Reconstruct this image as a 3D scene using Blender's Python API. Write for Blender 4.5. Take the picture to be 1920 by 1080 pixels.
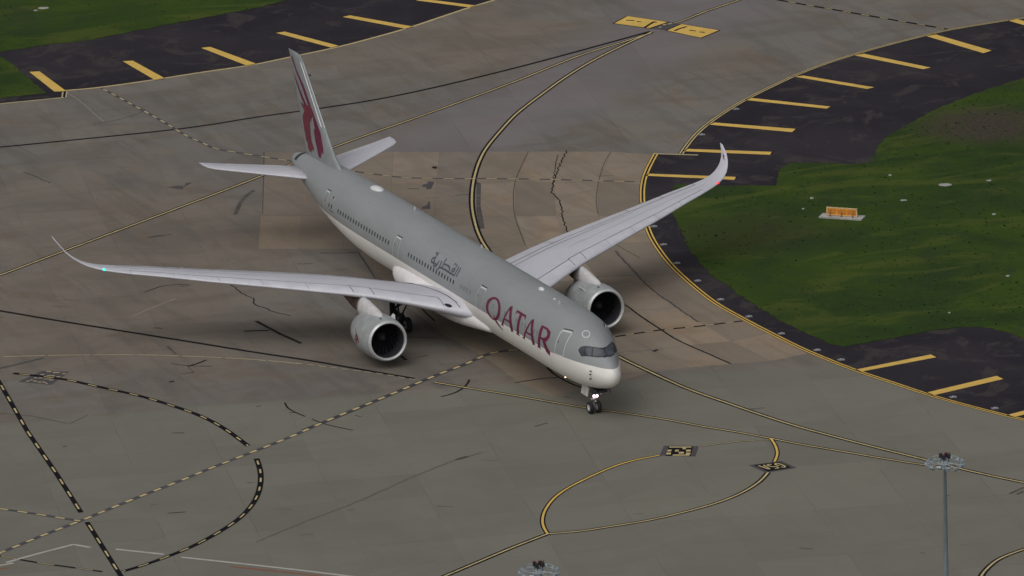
import bpy, bmesh, math, random, bisect
from mathutils import Vector, Matrix

# ---------------------------------------------------------------- camera, world, sun, exposure
SC = bpy.context.scene
COL = SC.collection
for o in list(bpy.data.objects):
    bpy.data.objects.remove(o, do_unlink=True)
YAW, ELEV, ROLL, DIST, FOC, TX, TY = 2.7364955955, 0.2776733050, -0.0271760584, 710.34644, 14655.466, -43.883988, 9.439039
CD = Vector((math.cos(ELEV)*math.cos(YAW), math.cos(ELEV)*math.sin(YAW), -math.sin(ELEV)))
_r = CD.cross(Vector((0, 0, 1))).normalized()
_u = _r.cross(CD)
CR = math.cos(ROLL)*_r + math.sin(ROLL)*_u
CU = -math.sin(ROLL)*_r + math.cos(ROLL)*_u
CC = Vector((TX, TY, 0)) - CD*DIST
cam_data = bpy.data.cameras.new('camera')
cam = bpy.data.objects.new('camera', cam_data)
COL.objects.link(cam)
cam_data.sensor_width = 36.0
cam_data.lens = FOC/1920.0*36.0
cam_data.clip_start = 5.0
cam_data.clip_end = 20000.0
M = Matrix((CR, CU, -CD)).transposed().to_4x4()
M.translation = CC
cam.matrix_world = M
SC.camera = cam

W = bpy.data.worlds.new('World')
SC.world = W
W.use_nodes = True
wn = W.node_tree
for n in list(wn.nodes):
    wn.nodes.remove(n)
SUN_EL, SUN_AZ = math.radians(52), math.radians(-52)     # high sun behind an even cloud layer
sky = wn.nodes.new('ShaderNodeTexSky')
sky.sky_type = 'NISHITA'
sky.sun_disc = False
sky.sun_elevation = SUN_EL
sky.sun_rotation = math.radians(90) - SUN_AZ
sky.dust_density = 6.0
sky.air_density = 1.0
sky.ozone_density = 1.0
hsv = wn.nodes.new('ShaderNodeHueSaturation')
hsv.inputs['Saturation'].default_value = 0.22
bg = wn.nodes.new('ShaderNodeBackground')
bg.inputs['Strength'].default_value = 0.12
out = wn.nodes.new('ShaderNodeOutputWorld')
wn.links.new(sky.outputs[0], hsv.inputs['Color'])
wn.links.new(hsv.outputs[0], bg.inputs[0])
wn.links.new(bg.outputs[0], out.inputs[0])

sd = bpy.data.lights.new('sun', 'SUN')
sd.energy = 1.0
sd.angle = math.radians(75)
sd.color = (1.0, 0.97, 0.94)
sun = bpy.data.objects.new('sun', sd)
COL.objects.link(sun)
sun.rotation_euler = Vector((math.cos(SUN_EL)*math.cos(SUN_AZ), math.cos(SUN_EL)*math.sin(SUN_AZ), math.sin(SUN_EL))).to_track_quat('Z', 'Y').to_euler()
sun.location = (0, 0, 80)

SC.view_settings.view_transform = 'Standard'
SC.view_settings.look = 'None'
SC.view_settings.gamma = 1.0
SC.view_settings.use_curve_mapping = False
SC.view_settings.exposure = -0.79
SC.render.engine = 'CYCLES'

# ---------------------------------------------------------------- helpers
def G(q, z=0.0):
    """point of the level z under a pixel of the 1920 x 1080 survey photograph"""
    v = CD + CR*((q[0]-960)/FOC) - CU*((q[1]-540)/FOC)
    return CC + v*((z-CC.z)/v.z)

def link(name, me, m, parent=None, smooth=False):
    if m is not None and len(me.materials) == 0:
        me.materials.append(m)
    if smooth:
        for p in me.polygons:
            p.use_smooth = True
    o = bpy.data.objects.new(name, me)
    COL.objects.link(o)
    if parent is not None:
        o.parent = parent
    return o

def mesh(name, V, F, m, parent=None, smooth=False, fix=False):
    me = bpy.data.meshes.new(name)
    me.from_pydata([tuple(v) for v in V], [], F)
    if fix:
        bm = bmesh.new(); bm.from_mesh(me)
        bmesh.ops.recalc_face_normals(bm, faces=bm.faces)
        bm.to_mesh(me); bm.free()
    me.update()
    return link(name, me, m, parent, smooth)

def copy_obj(o, parent=None):
    c = o.copy(); COL.objects.link(c)
    c.parent = parent
    return c

def tag(o, label=None, cat=None, group=None, kind=None):
    if label: o['label'] = label
    if cat: o['category'] = cat
    if group: o['group'] = group
    if kind: o['kind'] = kind
    return o

def empty(name, loc=(0, 0, 0), rz=0.0):
    o = bpy.data.objects.new(name, None)
    COL.objects.link(o); o.location = loc; o.rotation_euler = (0, 0, rz)
    o.empty_display_size = 0.5
    return o

class MB:
    def __init__(s): s.V = []; s.F = []
    def add(s, V, F):
        b = len(s.V); s.V += [tuple(v) for v in V]; s.F += [tuple(i+b for i in f) for f in F]
    def box(s, c, d, R=None):
        x, y, z = d[0]/2, d[1]/2, d[2]/2
        V = [Vector((i*x, j*y, k*z)) for i in (-1, 1) for j in (-1, 1) for k in (-1, 1)]
        if R is not None: V = [R @ v for v in V]
        V = [v+Vector(c) for v in V]
        s.add(V, [(0, 1, 3, 2), (4, 6, 7, 5), (0, 4, 5, 1), (2, 3, 7, 6), (0, 2, 6, 4), (1, 5, 7, 3)])
    def tube(s, a, b, r, r2=None, n=10, caps=True):
        a, b = Vector(a), Vector(b); r2 = r if r2 is None else r2
        d = (b-a).normalized(); h = Vector((0, 0, 1)) if abs(d.z) < .9 else Vector((1, 0, 0))
        e = d.cross(h).normalized(); f = d.cross(e)
        V = []
        for P, q in ((a, r), (b, r2)):
            for i in range(n):
                t = 2*math.pi*i/n
                V.append(P+(e*math.cos(t)+f*math.sin(t))*q)
        F = [(i, (i+1) % n, n+(i+1) % n, n+i) for i in range(n)]
        if caps: F += [tuple(range(n)), tuple(range(2*n-1, n-1, -1))]
        s.add(V, F)
    def lathe(s, c, ax, prof, n=24):
        """prof: list of (distance along ax, radius)"""
        c = Vector(c); d = Vector(ax).normalized(); h = Vector((0, 0, 1)) if abs(d.z) < .9 else Vector((1, 0, 0))
        e = d.cross(h).normalized(); f = d.cross(e); V = []; F = []
        for (t, r) in prof:
            for i in range(n):
                w = 2*math.pi*i/n
                V.append(c+d*t+(e*math.cos(w)+f*math.sin(w))*max(r, 1e-4))
        for k in range(len(prof)-1):
            for i in range(n):
                F.append((k*n+i, k*n+(i+1) % n, (k+1)*n+(i+1) % n, (k+1)*n+i))
        s.add(V, F)
    def build(s, name, m, parent=None, smooth=False):
        return mesh(name, s.V, s.F, m, parent, smooth)

# ---------------------------------------------------------------- materials
class NT:
    def __init__(s, name):
        s.m = bpy.data.materials.new(name); s.m.use_nodes = True
        s.t = s.m.node_tree; s.b = s.t.nodes['Principled BSDF']
        s.co = s.t.nodes.new('ShaderNodeTexCoord')
    def n(s, typ, **kw):
        x = s.t.nodes.new(typ)
        for k, v in kw.items():
            if k in x.inputs: x.inputs[k].default_value = v
            else: setattr(x, k, v)
        return x
    def l(s, a, b): s.t.links.new(a, b)
    def noise(s, scale, detail=4, rough=.55, stretch=None, rot=0.0, dist=0.0, loc=(0, 0, 0)):
        mp = s.n('ShaderNodeMapping'); s.l(s.co.outputs['Object'], mp.inputs[0])
        mp.inputs['Location'].default_value = loc
        mp.inputs['Rotation'].default_value = (0, 0, rot)
        if stretch: mp.inputs['Scale'].default_value = stretch
        x = s.n('ShaderNodeTexNoise', Scale=scale, Detail=detail, Roughness=rough, Distortion=dist)
        s.l(mp.outputs[0], x.inputs['Vector'])
        return x.outputs['Fac']
    def ramp(s, f, a, b, lo=0.0, hi=1.0):
        x = s.n('ShaderNodeMapRange'); x.interpolation_type = 'SMOOTHSTEP'
        x.inputs['From Min'].default_value = a; x.inputs['From Max'].default_value = b
        x.inputs['To Min'].default_value = lo; x.inputs['To Max'].default_value = hi
        s.l(f, x.inputs['Value']); return x.outputs[0]
    def math(s, op, a, b=None):
        x = s.n('ShaderNodeMath'); x.operation = op
        for i, v in enumerate((a, b)):
            if v is None: continue
            if isinstance(v, (int, float)): x.inputs[i].default_value = v
            else: s.l(v, x.inputs[i])
        return x.outputs[0]
    def mix(s, f, a, b, typ='MIX'):
        x = s.n('ShaderNodeMix'); x.data_type = 'RGBA'; x.blend_type = typ
        if isinstance(f, (int, float)): x.inputs[0].default_value = f
        else: s.l(f, x.inputs[0])
        for i, v in ((6, a), (7, b)):
            if isinstance(v, (tuple, list)): x.inputs[i].default_value = (*v[:3], 1)
            else: s.l(v, x.inputs[i])
        return x.outputs[2]
    def xyz(s):
        x = s.n('ShaderNodeSeparateXYZ'); s.l(s.co.outputs['Object'], x.inputs[0]); return x.outputs
    def bump(s, h, strength=.2, dist=.05):
        x = s.n('ShaderNodeBump', Strength=strength, Distance=dist); s.l(h, x.inputs['Height']); s.l(x.outputs[0], s.b.inputs['Normal'])
    def done(s, col, rough=.8, metal=0.0, spec=None):
        if isinstance(col, (tuple, list)): s.b.inputs['Base Color'].default_value = (*col[:3], 1)
        else: s.l(col, s.b.inputs['Base Color'])
        if isinstance(rough, float): s.b.inputs['Roughness'].default_value = rough
        else: s.l(rough, s.b.inputs['Roughness'])
        s.b.inputs['Metallic'].default_value = metal
        if spec is not None: s.b.inputs['Specular IOR Level'].default_value = spec
        return s.m

def plain(name, col, rough=.5, metal=0.0, var=.10, scale=1.2, spec=None):
    t = NT(name); f = t.noise(scale, 5, .6)
    c = t.mix(t.ramp(f, .3, .7), [x*(1-var) for x in col], [min(x*(1+var), 1) for x in col])
    return t.done(c, rough, metal, spec)

def emit(name, col, s):
    t = NT(name); t.b.inputs['Base Color'].default_value = (*col, 1)
    t.b.inputs['Emission Color'].default_value = (*col, 1); t.b.inputs['Emission Strength'].default_value = s
    return t.m

def seg_dist(t, P, Q, wob=None):
    """distance from the object-space point to the line through P and Q (signed, metres)"""
    x, y, z = t.xyz()[:3]
    d = (Q-P); n = Vector((-d.y, d.x, 0)).normalized()
    a = t.math('MULTIPLY', x, n.x); b = t.math('MULTIPLY', y, n.y)
    s = t.math('SUBTRACT', t.math('ADD', a, b), n.x*P.x+n.y*P.y)
    if wob is not None: s = t.math('ADD', s, wob)
    return s

def concrete(name, tone, slab=False):
    t = NT(name)
    big = t.noise(.022, 5, .62, dist=.8)
    mid = t.noise(.11, 5, .6, stretch=(1, .45, 1), rot=.35, dist=1.5, loc=(40, 3, 0))
    streak = t.noise(.5, 4, .65, stretch=(.10, 1, 1), rot=.52, dist=.6, loc=(9, 0, 0))
    fine = t.noise(3.2, 5, .7)
    blot = t.noise(.26, 3, .5, loc=(7, 70, 0), dist=.6)
    warm = (tone[0]*1.06, tone[1]*.985, tone[2]*.90)
    cool = (tone[0]*.95, tone[1]*.985, tone[2]*1.04)
    c = t.mix(t.ramp(big, .38, .62), warm, cool)
    c = t.mix(t.ramp(mid, .44, .62, 0, .50), c, (tone[0]*.70, tone[1]*.66, tone[2]*.62))
    c = t.mix(t.ramp(t.noise(.07, 6, .7, stretch=(.5, 1, 1), rot=-.5, dist=2.2, loc=(90, 12, 0)), .50, .62, 0, .6), c, (tone[0]*1.12, tone[1]*1.06, tone[2]*.98))
    c = t.mix(t.ramp(streak, .50, .66, 0, .42), c, [x*.58 for x in tone])
    c = t.mix(t.ramp(t.noise(.35, 3, .6, stretch=(.2, 1, 1), rot=-.3, loc=(0, 33, 0)), .58, .8, 0, .35), c, (tone[0]*1.25, tone[1]*1.22, tone[2]*1.18))
    c = t.mix(t.ramp(blot, .54, .68, 0, .40), c, (tone[0]*.80, tone[1]*.66, tone[2]*.52))
    c = t.mix(t.ramp(t.noise(1.3, 4, .7, stretch=(.35, 1, 1), rot=.9, dist=1.0, loc=(2, 60, 0)), .56, .70, 0, .34), c, [x*.62 for x in tone])
    wv = t.n('ShaderNodeTexWave', Scale=.045, Distortion=5.0, Detail=4.0); wv.wave_type = 'RINGS'
    wmp = t.n('ShaderNodeMapping'); wmp.inputs['Location'].default_value = (60, -30, 0); t.l(t.co.outputs['Object'], wmp.inputs[0]); t.l(wmp.outputs[0], wv.inputs['Vector'])
    wv.inputs['Detail Scale'].default_value = 1.2
    c = t.mix(t.math('MULTIPLY', t.ramp(wv.outputs['Fac'], .80, 1.0, 0, .5), t.ramp(big, .45, .6)), c, [x*.66 for x in tone])
    vor = t.n('ShaderNodeTexVoronoi', Scale=.32); t.l(t.co.outputs['Object'] if not slab else t.co.outputs['Object'], vor.inputs['Vector'])
    c = t.mix(t.math('MULTIPLY', t.ramp(vor.outputs['Distance'], .10, .03, 0, .5), t.ramp(blot, .50, .60)), c, [x*.45 for x in tone])
    c = t.mix(t.ramp(fine, .3, .7, 0, .22), c, [x*.72 for x in tone])
    if not slab:
        # the newer, paler olive concrete of the stands, and the traffic-polished bluish lane of the taxiway
        wob = t.math('MULTIPLY', t.math('SUBTRACT', t.noise(.09, 3, .5), .5), 5.0)
        d = seg_dist(t, G((0, 790)), G((1500, 688)), wob)
        f = t.ramp(d, -1.2, 1.2)
        if G((700, 1000)).x is not None:
            P, Q = G((0, 790)), G((1500, 688)); n = Vector((-(Q-P).y, (Q-P).x, 0)).normalized()
            if (G((700, 1000))-P).dot(n) < 0:
                f = t.math('SUBTRACT', 1.0, f)
        c = t.mix(t.math('MULTIPLY', f, .75), c, t.mix(t.ramp(mid, .3, .75, 0, .5), (tone[0]*1.0, tone[1]*1.10, tone[2]*1.03), (tone[0]*.83, tone[1]*.90, tone[2]*.83)))
        wob2 = t.math('MULTIPLY', t.math('SUBTRACT', t.noise(.05, 3, .5, loc=(5, 5, 0)), .5), 14.0)
        e = t.math('ABSOLUTE', seg_dist(t, G((1300, 20)), G((930, 230)), wob2))
        x = t.xyz()[0]
        lim = t.ramp(x, -78.0, -96.0)
        lane = t.math('MULTIPLY', t.ramp(e, 11.0, 2.0), lim)
        c = t.mix(t.math('MULTIPLY', lane, .75), c, t.mix(t.ramp(mid, .3, .7, 0, .35), (tone[0]*1.02, tone[1]*1.02, tone[2]*1.24), [x_*.82 for x_ in tone]))
        mp = t.n('ShaderNodeMapping'); t.l(t.co.outputs['Object'], mp.inputs[0]); mp.inputs['Rotation'].default_value = (0, 0, 0.235)
        sx = t.n('ShaderNodeSeparateXYZ'); t.l(mp.outputs[0], sx.inputs[0])
        cx = t.n('ShaderNodeCombineXYZ')
        t.l(t.math('FLOOR', t.math('ADD', t.math('DIVIDE', sx.outputs[0], 6.1), .5)), cx.inputs[0])
        mp3 = t.n('ShaderNodeMapping'); t.l(t.co.outputs['Object'], mp3.inputs[0]); mp3.inputs['Rotation'].default_value = (0, 0, 0.235+math.pi/2)
        sy = t.n('ShaderNodeSeparateXYZ'); t.l(mp3.outputs[0], sy.inputs[0])
        t.l(t.math('FLOOR', t.math('ADD', t.math('DIVIDE', sy.outputs[0], 7.6), .5)), cx.inputs[1])
        wn_ = t.n('ShaderNodeTexWhiteNoise'); t.l(cx.outputs[0], wn_.inputs['Vector'])
        c = t.mix(t.ramp(wn_.outputs['Value'], .45, 1.0, 0, .16), c, [x_*.62 for x_ in tone])
        c = t.mix(t.ramp(wn_.outputs['Value'], .35, .0, 0, .14), c, [x_*1.35 for x_ in tone])
        # saw-cut joints, dirt-filled
        for ang, sp in ((0.235, 6.1), (0.235+math.pi/2, 7.6)):
            mp = t.n('ShaderNodeMapping'); t.l(t.co.outputs['Object'], mp.inputs[0]); mp.inputs['Rotation'].default_value = (0, 0, ang)
            sx = t.n('ShaderNodeSeparateXYZ'); t.l(mp.outputs[0], sx.inputs[0])
            w = t.math('ABSOLUTE', t.math('SUBTRACT', t.math('FRACT', t.math('DIVIDE', sx.outputs[0], sp)), .5))
            j = t.math('MULTIPLY', t.ramp(w, .030/sp*2.2, .0), t.ramp(t.noise(.13, 3, .6, loc=(ang*90, 0, 0)), .42, .66, .08, .55))
            c = t.mix(j, c, [x_*.45 for x_ in tone])
    else:
        oi = t.n('ShaderNodeObjectInfo')
        c = t.mix(t.ramp(oi.outputs['Random'], 0, 1, 0, .6), c, (.175, .152, .126))
    t.bump(fine, .15, .02)
    return t.done(c, .88, 0, .3)

TONE = (.203, .184, .161)
m_concrete = concrete('concrete', TONE)
m_slab = concrete('brown_concrete', (.335, .268, .200), slab=True)

m_slab_grey = concrete('grey_brown_concrete', (.262, .222, .178), slab=True)

def asphalt():
    t = NT('asphalt')
    c = t.mix(t.ramp(t.noise(.06, 5, .6, dist=.6), .35, .68), (.027, .024, .032), (.044, .038, .046))
    c = t.mix(t.ramp(t.noise(.22, 4, .6, stretch=(.4, 1, 1), rot=.7), .55, .8, 0, .5), c, (.068, .058, .060))
    c = t.mix(t.ramp(t.noise(.16, 5, .7, dist=1.5, loc=(30, 0, 0)), .52, .62, 0, .7), c, (.072, .062, .060))
    c = t.mix(t.ramp(t.noise(.9, 4, .75, stretch=(.3, 1, 1), rot=-.6), .56, .72, 0, .4), c, (.022, .020, .025))
    f = t.noise(4.5, 5, .75)
    c = t.mix(t.ramp(f, .35, .7, 0, .28), c, (.022, .020, .026))
    t.bump(f, .3, .03)
    return t.done(c, .95, 0, .10)
m_asphalt = asphalt()

def grassmat(name, k=1.0):
    t = NT(name)
    a = t.noise(.05, 5, .6, dist=.8); b = t.noise(.45, 5, .7); f = t.noise(2.6, 5, .78, stretch=(1, 1, 1)); h = t.noise(.9, 4, .75, loc=(3, 9, 0))
    c = t.mix(t.ramp(a, .36, .64), (.026*k, .052*k, .013*k), (.050*k, .086*k, .012*k))
    c = t.mix(t.ramp(b, .46, .76, 0, .45), c, (.026*k, .044*k, .020*k))
    c = t.mix(t.ramp(t.noise(.16, 5, .65, stretch=(1, .35, 1), rot=.4, dist=1.2, loc=(8, 40, 0)), .49, .64, 0, .75), c, (.078*k, .102*k, .020*k))
    c = t.mix(t.ramp(t.noise(.11, 5, .7, dist=1.5, loc=(80, 4, 0)), .52, .66, 0, .55), c, (.030*k, .046*k, .022*k))
    c = t.mix(t.ramp(t.noise(.6, 5, .8, stretch=(1, .4, 1), rot=-.9, loc=(1, 44, 0)), .54, .70, 0, .45), c, (.060*k, .066*k, .024*k))
    c = t.mix(t.ramp(f, .42, .75, 0, .30), c, (.062*k, .096*k, .020*k))
    c = t.mix(t.ramp(h, .56, .80, 0, .35), c, (.022*k, .036*k, .016*k))
    # worn bare patch beside the wide shoulder
    P = G((1855, 235)); x, y, z = t.xyz()[:3]
    dx = t.math('DIVIDE', t.math('SUBTRACT', x, P.x), 1.0); dy = t.math('DIVIDE', t.math('SUBTRACT', y, P.y), 1.0)
    r = t.math('SQRT', t.math('ADD', t.math('MULTIPLY', dx, dx), t.math('MULTIPLY', dy, dy)))
    r = t.math('ADD', r, t.math('MULTIPLY', b, 9.0))
    c = t.mix(t.ramp(r, 14.5, 7.0, 0, .9), c, t.mix(t.ramp(f, .4, .65), (.085, .062, .054), (.040, .040, .026)))
    P2 = G((1400, 440)); dx = t.math('SUBTRACT', x, P2.x); dy = t.math('SUBTRACT', y, P2.y)
    r2 = t.math('ADD', t.math('SQRT', t.math('ADD', t.math('MULTIPLY', dx, dx), t.math('MULTIPLY', dy, dy))), t.math('MULTIPLY', b, 12.0))
    c = t.mix(t.ramp(r2, 17.0, 8.0, 0, .6), c, t.mix(t.ramp(f, .35, .65), (.052, .056, .026), (.030, .036, .018)))
    t.bump(t.math('ADD', f, b), .5, .15)
    return t.done(c, .95, 0, .1)
m_grass = grassmat('grass')

def paint(name, col, wear=.35, scale=1.4, under=(.10, .09, .07), spec=.2):
    t = NT(name)
    w = t.noise(scale, 5, .75); g = t.noise(.25, 4, .6, loc=(5, 1, 0))
    f = t.math('MULTIPLY', t.ramp(w, .42, .78, 0, 1), wear)
    c = t.mix(f, col, under)
    c = t.mix(t.ramp(g, .4, .7, 0, .25), c, [x*.62 for x in col])
    return t.done(c, .8, 0, .05 if col[0] < .05 else spec)
m_yel_new = paint('yellow_paint', (.78, .52, .13), .22)
m_yel = paint('worn_yellow_paint', (.62, .50, .25), .5, 1.0, (.20, .17, .13))
m_yel_pale = paint('pale_yellow_paint', (.52, .43, .25), .5, 1.0, (.22, .19, .15))
m_black = paint('black_paint', (.013, .012, .015), .10, 1.1, (.10, .09, .085))
m_grey_paint = paint('faded_black_paint', (.085, .080, .088), .5, 1.0, (.16, .15, .14))
m_white = paint('white_paint', (.50, .48, .44), .6, 1.0, (.25, .22, .2))
m_red = paint('red_paint', (.30, .10, .06), .6, 1.0, (.18, .15, .13))
m_tar = paint('tar_seal', (.018, .016, .018), .5, 2.0, (.09, .08, .075))
m_rubber = paint('rubber_mark', (.085, .077, .075), .9, 1.2, (.18, .165, .15))
m_joint = paint('joint_dirt', (.075, .066, .055), .4, 1.0, (.14, .12, .10))

# aircraft
def hull():
    t = NT('hull_paint')
    x, y, z = t.xyz()[:3]
    aft = t.math('MULTIPLY', x, -1)
    lim = t.ramp(aft, 0.3, 7.0, 5.02, 5.20)
    d = t.math('SUBTRACT', z, lim)
    f = t.ramp(d, -.015, .015)
    n1 = t.noise(.35, 5, .65, stretch=(.35, 1, 1)); n2 = t.noise(2.4, 5, .7, stretch=(.25, 1, 1))
    grey = t.mix(t.ramp(n1, .3, .7), (.278, .295, .302), (.315, .332, .338))
    grey = t.mix(t.ramp(n2, .5, .8, 0, .16), grey, (.27, .285, .28))
    white = t.mix(t.ramp(n1, .35, .75), (.88, .86, .82), (.80, .77, .73))
    white = t.mix(t.ramp(n2, .5, .8, 0, .3), white, (.66, .62, .57))
    c = t.mix(f, white, grey)
    # faint barrel joints of the hull
    for k in (9.6, 16.4, 25.2, 36.2, 46.0, 56.2, 64.3):
        j = t.ramp(t.math('ABSOLUTE', t.math('SUBTRACT', aft, k)), .06, .0, 0, .38)
        c = t.mix(j, c, (.20, .21, .21))
    return t.done(c, t.ramp(n2, .3, .7, .38, .52), 0, .45)
m_hull = hull()
def wingmat():
    t = NT('wing_paint')
    n1 = t.noise(.5, 5, .65, stretch=(1, .25, 1)); n2 = t.noise(1.6, 5, .7, stretch=(.3, 1, 1))
    c = t.mix(t.ramp(n1, .3, .7), (.58, .58, .635), (.645, .645, .70))
    c = t.mix(t.ramp(n2, .52, .8, 0, .32), c, (.47, .46, .50))
    return t.done(c, .42, 0, .45)
m_wing = wingmat()
m_flap = plain('flap_paint', (.61, .61, .66), .45, 0, .08, .8)
m_slat = plain('slat_paint', (.63, .635, .69), .4, 0, .06, .8)
m_seam = plain('seam', (.10, .095, .13), .8)
m_seam_thin = plain('thin_seam', (.42, .41, .46), .8)
m_fair = plain('fairing_paint', (.86, .83, .83), .45, 0, .07, .5)
m_cowl = plain('cowl_paint', (.35, .37, .37), .42, 0, .16, .9)
m_lip = plain('inlet_lip_metal', (.66, .67, .68), .35, .35, .08, 1.5)
m_barrel = plain('inlet_liner', (.035, .034, .042), .6)  # near-black: the shade inside the intake is put into the liner colour
m_fan = plain('fan_blade', (.020, .020, .026), .45, .3)  # blades darkened as well, colour standing in for the intake's shade
m_hot = plain('exhaust_metal', (.16, .12, .10), .45, .6, .3, 1.5)
m_pylon = plain('pylon_paint', (.62, .61, .61), .45, 0, .12, 1.1)
m_pyl_hot = plain('pylon_scorched', (.17, .115, .10), .6, .2, .35, 1.2)
m_fin = plain('fin_paint', (.275, .293, .30), .42, 0, .10, .6)
m_finle = plain('fin_leading_edge', (.85, .86, .87), .35, 0, .04)
m_maroon = plain('maroon_paint', (.155, .014, .055), .45, 0, .12, 1.0)
m_maroon2 = plain('oryx_paint', (.175, .030, .050), .45, 0, .12, .8)
m_dgrey = plain('dark_grey_lettering', (.085, .10, .115), .5)
m_window = plain('cabin_window_glass', (.055, .065, .075), .25)
m_window_pale = plain('pale_window_glass', (.20, .22, .225), .3)  # paler glass for the forward cabin windows
m_glass = plain('cockpit_glass', (.060, .070, .085), .10, 0, .5, 1.1)
m_mask = plain('window_mask', (.012, .014, .022), .3)
m_outline = plain('door_outline', (.62, .63, .62), .5)
m_door = plain('door_paint', (.285, .30, .305), .45, 0, .05)
m_tyre = plain('tyre', (.016, .016, .020), .8)
m_rim = plain('wheel_rim', (.55, .55, .54), .45)
m_strut = plain('gear_leg', (.30, .30, .29), .45, .3)
m_dark = plain('dark_metal', (.03, .03, .035), .6)
m_whitep = plain('white_panel', (.62, .60, .58), .5)
m_satcom = plain('radome_white', (.74, .74, .77), .4)
e_taxi = emit('taxi_lamp', (1, .72, .80), 9)
e_land = emit('nose_lamp', (1, .97, .95), 9)
e_warm = emit('side_lamp', (1, .72, .45), 6)
e_green = emit('green_lamp', (.02, 1, .70), 3.5)
e_red = emit('red_lamp', (1, .03, .06), 2.2)
m_orange = plain('orange_sign_face', (.88, .40, .05), .6, 0, .22, 3)
m_sigframe = plain('sign_frame', (.70, .52, .30), .6)
m_plinth = plain('plinth_concrete', (.42, .41, .40), .85, 0, .15, 1.5)
m_steel = plain('galvanised_steel', (.34, .41, .45), .55, .1, .12, .8)
m_lamp = plain('floodlight_housing', (.34, .39, .43), .5, .2, .2)
m_lampglass = plain('floodlight_glass', (.30, .36, .42), .15, 0, .1)
m_redcap = plain('obstruction_light', (.14, .02, .02), .4)
m_pad = plain('edge_pad_concrete', (.26, .25, .24), .9, 0, .2, 1.5)
m_litter = plain('pale_stone', (.36, .36, .34), .9, 0, .2, 3)

# ---------------------------------------------------------------- the ground
def px(*a): return [Vector((G(q).x, G(q).y)) for q in a]
def dense(P, step=.6, smooth=0, closed=False):
    """even resampling of a polyline (2D world points) with optional rounding"""
    if smooth:
        n = len(P); Q = []
        idx = lambda i: P[min(max(i, 0), n-1)]
        for i in range(n-1):
            p0, p1, p2, p3 = idx(i-1), idx(i), idx(i+1), idx(i+2)
            k = max(int((p2-p1).length/step), 1)
            for j in range(k):
                t = j/k
                Q.append(.5*((2*p1)+(p2-p0)*t+(2*p0-5*p1+4*p2-p3)*t*t+(3*p1-p0-3*p2+p3)*t**3))
        Q.append(P[-1]); P = Q
    L = [0]
    for i in range(1, len(P)): L.append(L[-1]+(P[i]-P[i-1]).length)
    n = max(int(L[-1]/step), 1); R = []; j = 0
    for i in range(n+1):
        s = L[-1]*i/n
        while j < len(P)-2 and L[j+1] < s: j += 1
        t = (s-L[j])/max(L[j+1]-L[j], 1e-9); R.append(P[j]+(P[j+1]-P[j])*min(max(t, 0), 1))
    for _ in range(smooth):
        R = [R[0]]+[(R[i-1]+R[i]*2+R[i+1])/4 for i in range(1, len(R)-1)]+[R[-1]]
    return R
def ribbon(mb, R, w, z, off=0.0, s0=None, s1=None, jit=0.0):
    L = [0]
    for i in range(1, len(R)): L.append(L[-1]+(R[i]-R[i-1]).length)
    if s0 is None: s0, s1 = 0, L[-1]
    def at(s):
        s = min(max(s, 0), L[-1]); j = min(max(bisect.bisect_right(L, s)-1, 0), len(R)-2)
        t = (s-L[j])/max(L[j+1]-L[j], 1e-9); d = (R[j+1]-R[j]).normalized()
        return R[j]+(R[j+1]-R[j])*t, d
    S = [s0]+[l for l in L if s0+.05 < l < s1-.05]+[s1]
    V = []; F = []
    for s in S:
        p, d = at(s)
        jj = jit*(random.random()-.5) if jit else 0
        n = Vector((-d.y, d.x)); a = p+n*(off+w/2+jj); b = p+n*(off-w/2+jj)
        V += [(a.x, a.y, z), (b.x, b.y, z)]
    for i in range(len(S)-1): F.append((2*i, 2*i+1, 2*i+3, 2*i+2))
    mb.add(V, F); return L[-1]
def sheet(name, P, z, m, parent=None, thick=0.0, kind=None, jit=0.0, step=1.0):
    if jit:
        Q = dense(P+[P[0]], step); random.seed(5)
        P = [q+Vector((random.uniform(-jit, jit), random.uniform(-jit, jit))) for q in Q[:-1]]
    n = len(P); V = [(p.x, p.y, z) for p in P]; F = [tuple(range(n))]
    if thick:
        V += [(p.x, p.y, z-thick) for p in P]; F += [(i, (i+1) % n, n+(i+1) % n, n+i) for i in range(n)]
    me = bpy.data.meshes.new(name); me.from_pydata(V, [], F)
    bm = bmesh.new(); bm.from_mesh(me)
    bmesh.ops.triangulate(bm, faces=[f for f in bm.faces if len(f.verts) > 4])
    bm.normal_update(); bm.to_mesh(me); bm.free()
    o = link(name, me, m, parent)
    if kind: o['kind'] = kind
    return o

# land all round the airfield, then the concrete of the field in view
ground = sheet('ground', [Vector(p) for p in ((-7000, -7000), (7000, -7000), (7000, 7000), (-7000, 7000))], -.03, m_grass, kind='structure')
apron = sheet('concrete_apron', [Vector(p) for p in ((-420, -300), (300, -300), (300, 330), (-420, 330))], 0.0, m_concrete, kind='structure')

# --- shoulders -----------------------------------------------------------------
edgeL = [(-420, 330), (-200, 245), (0, 195), (60, 189), (120, 183)]
jogL = [(122, 170), (187, 164), (287, 150), (380, 135.5), (472, 122), (540, 108), (630, 89), (700, 71), (767, 52), (830, 31), (887, 12), (927, 0), (1000, -28), (1100, -72)]
PL1 = dense(px(*jogL), 1.0, 3)
PL0 = dense(px((-300, 236), (-100, 208), (0, 195), (60, 189), (120, 183)), 1.0, 2)
shoulderL = sheet('asphalt_shoulder', PL0+PL1+px((1100, -220), (300, -220), (-300, -100)), .005, m_asphalt, kind='structure')
E1 = dense(px((2300, -8), (2100, 12), (1980, 27), (1920, 34), (1890, 37.5), (1840, 46), (1777, 56), (1737, 66), (1665, 84), (1600, 102.5), (1540, 122), (1490, 142), (1440, 165.5), (1400, 185.5), (1370, 203), (1335, 226.5), (1310, 247), (1292, 267), (1277, 289)), 1.0, 4)
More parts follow.
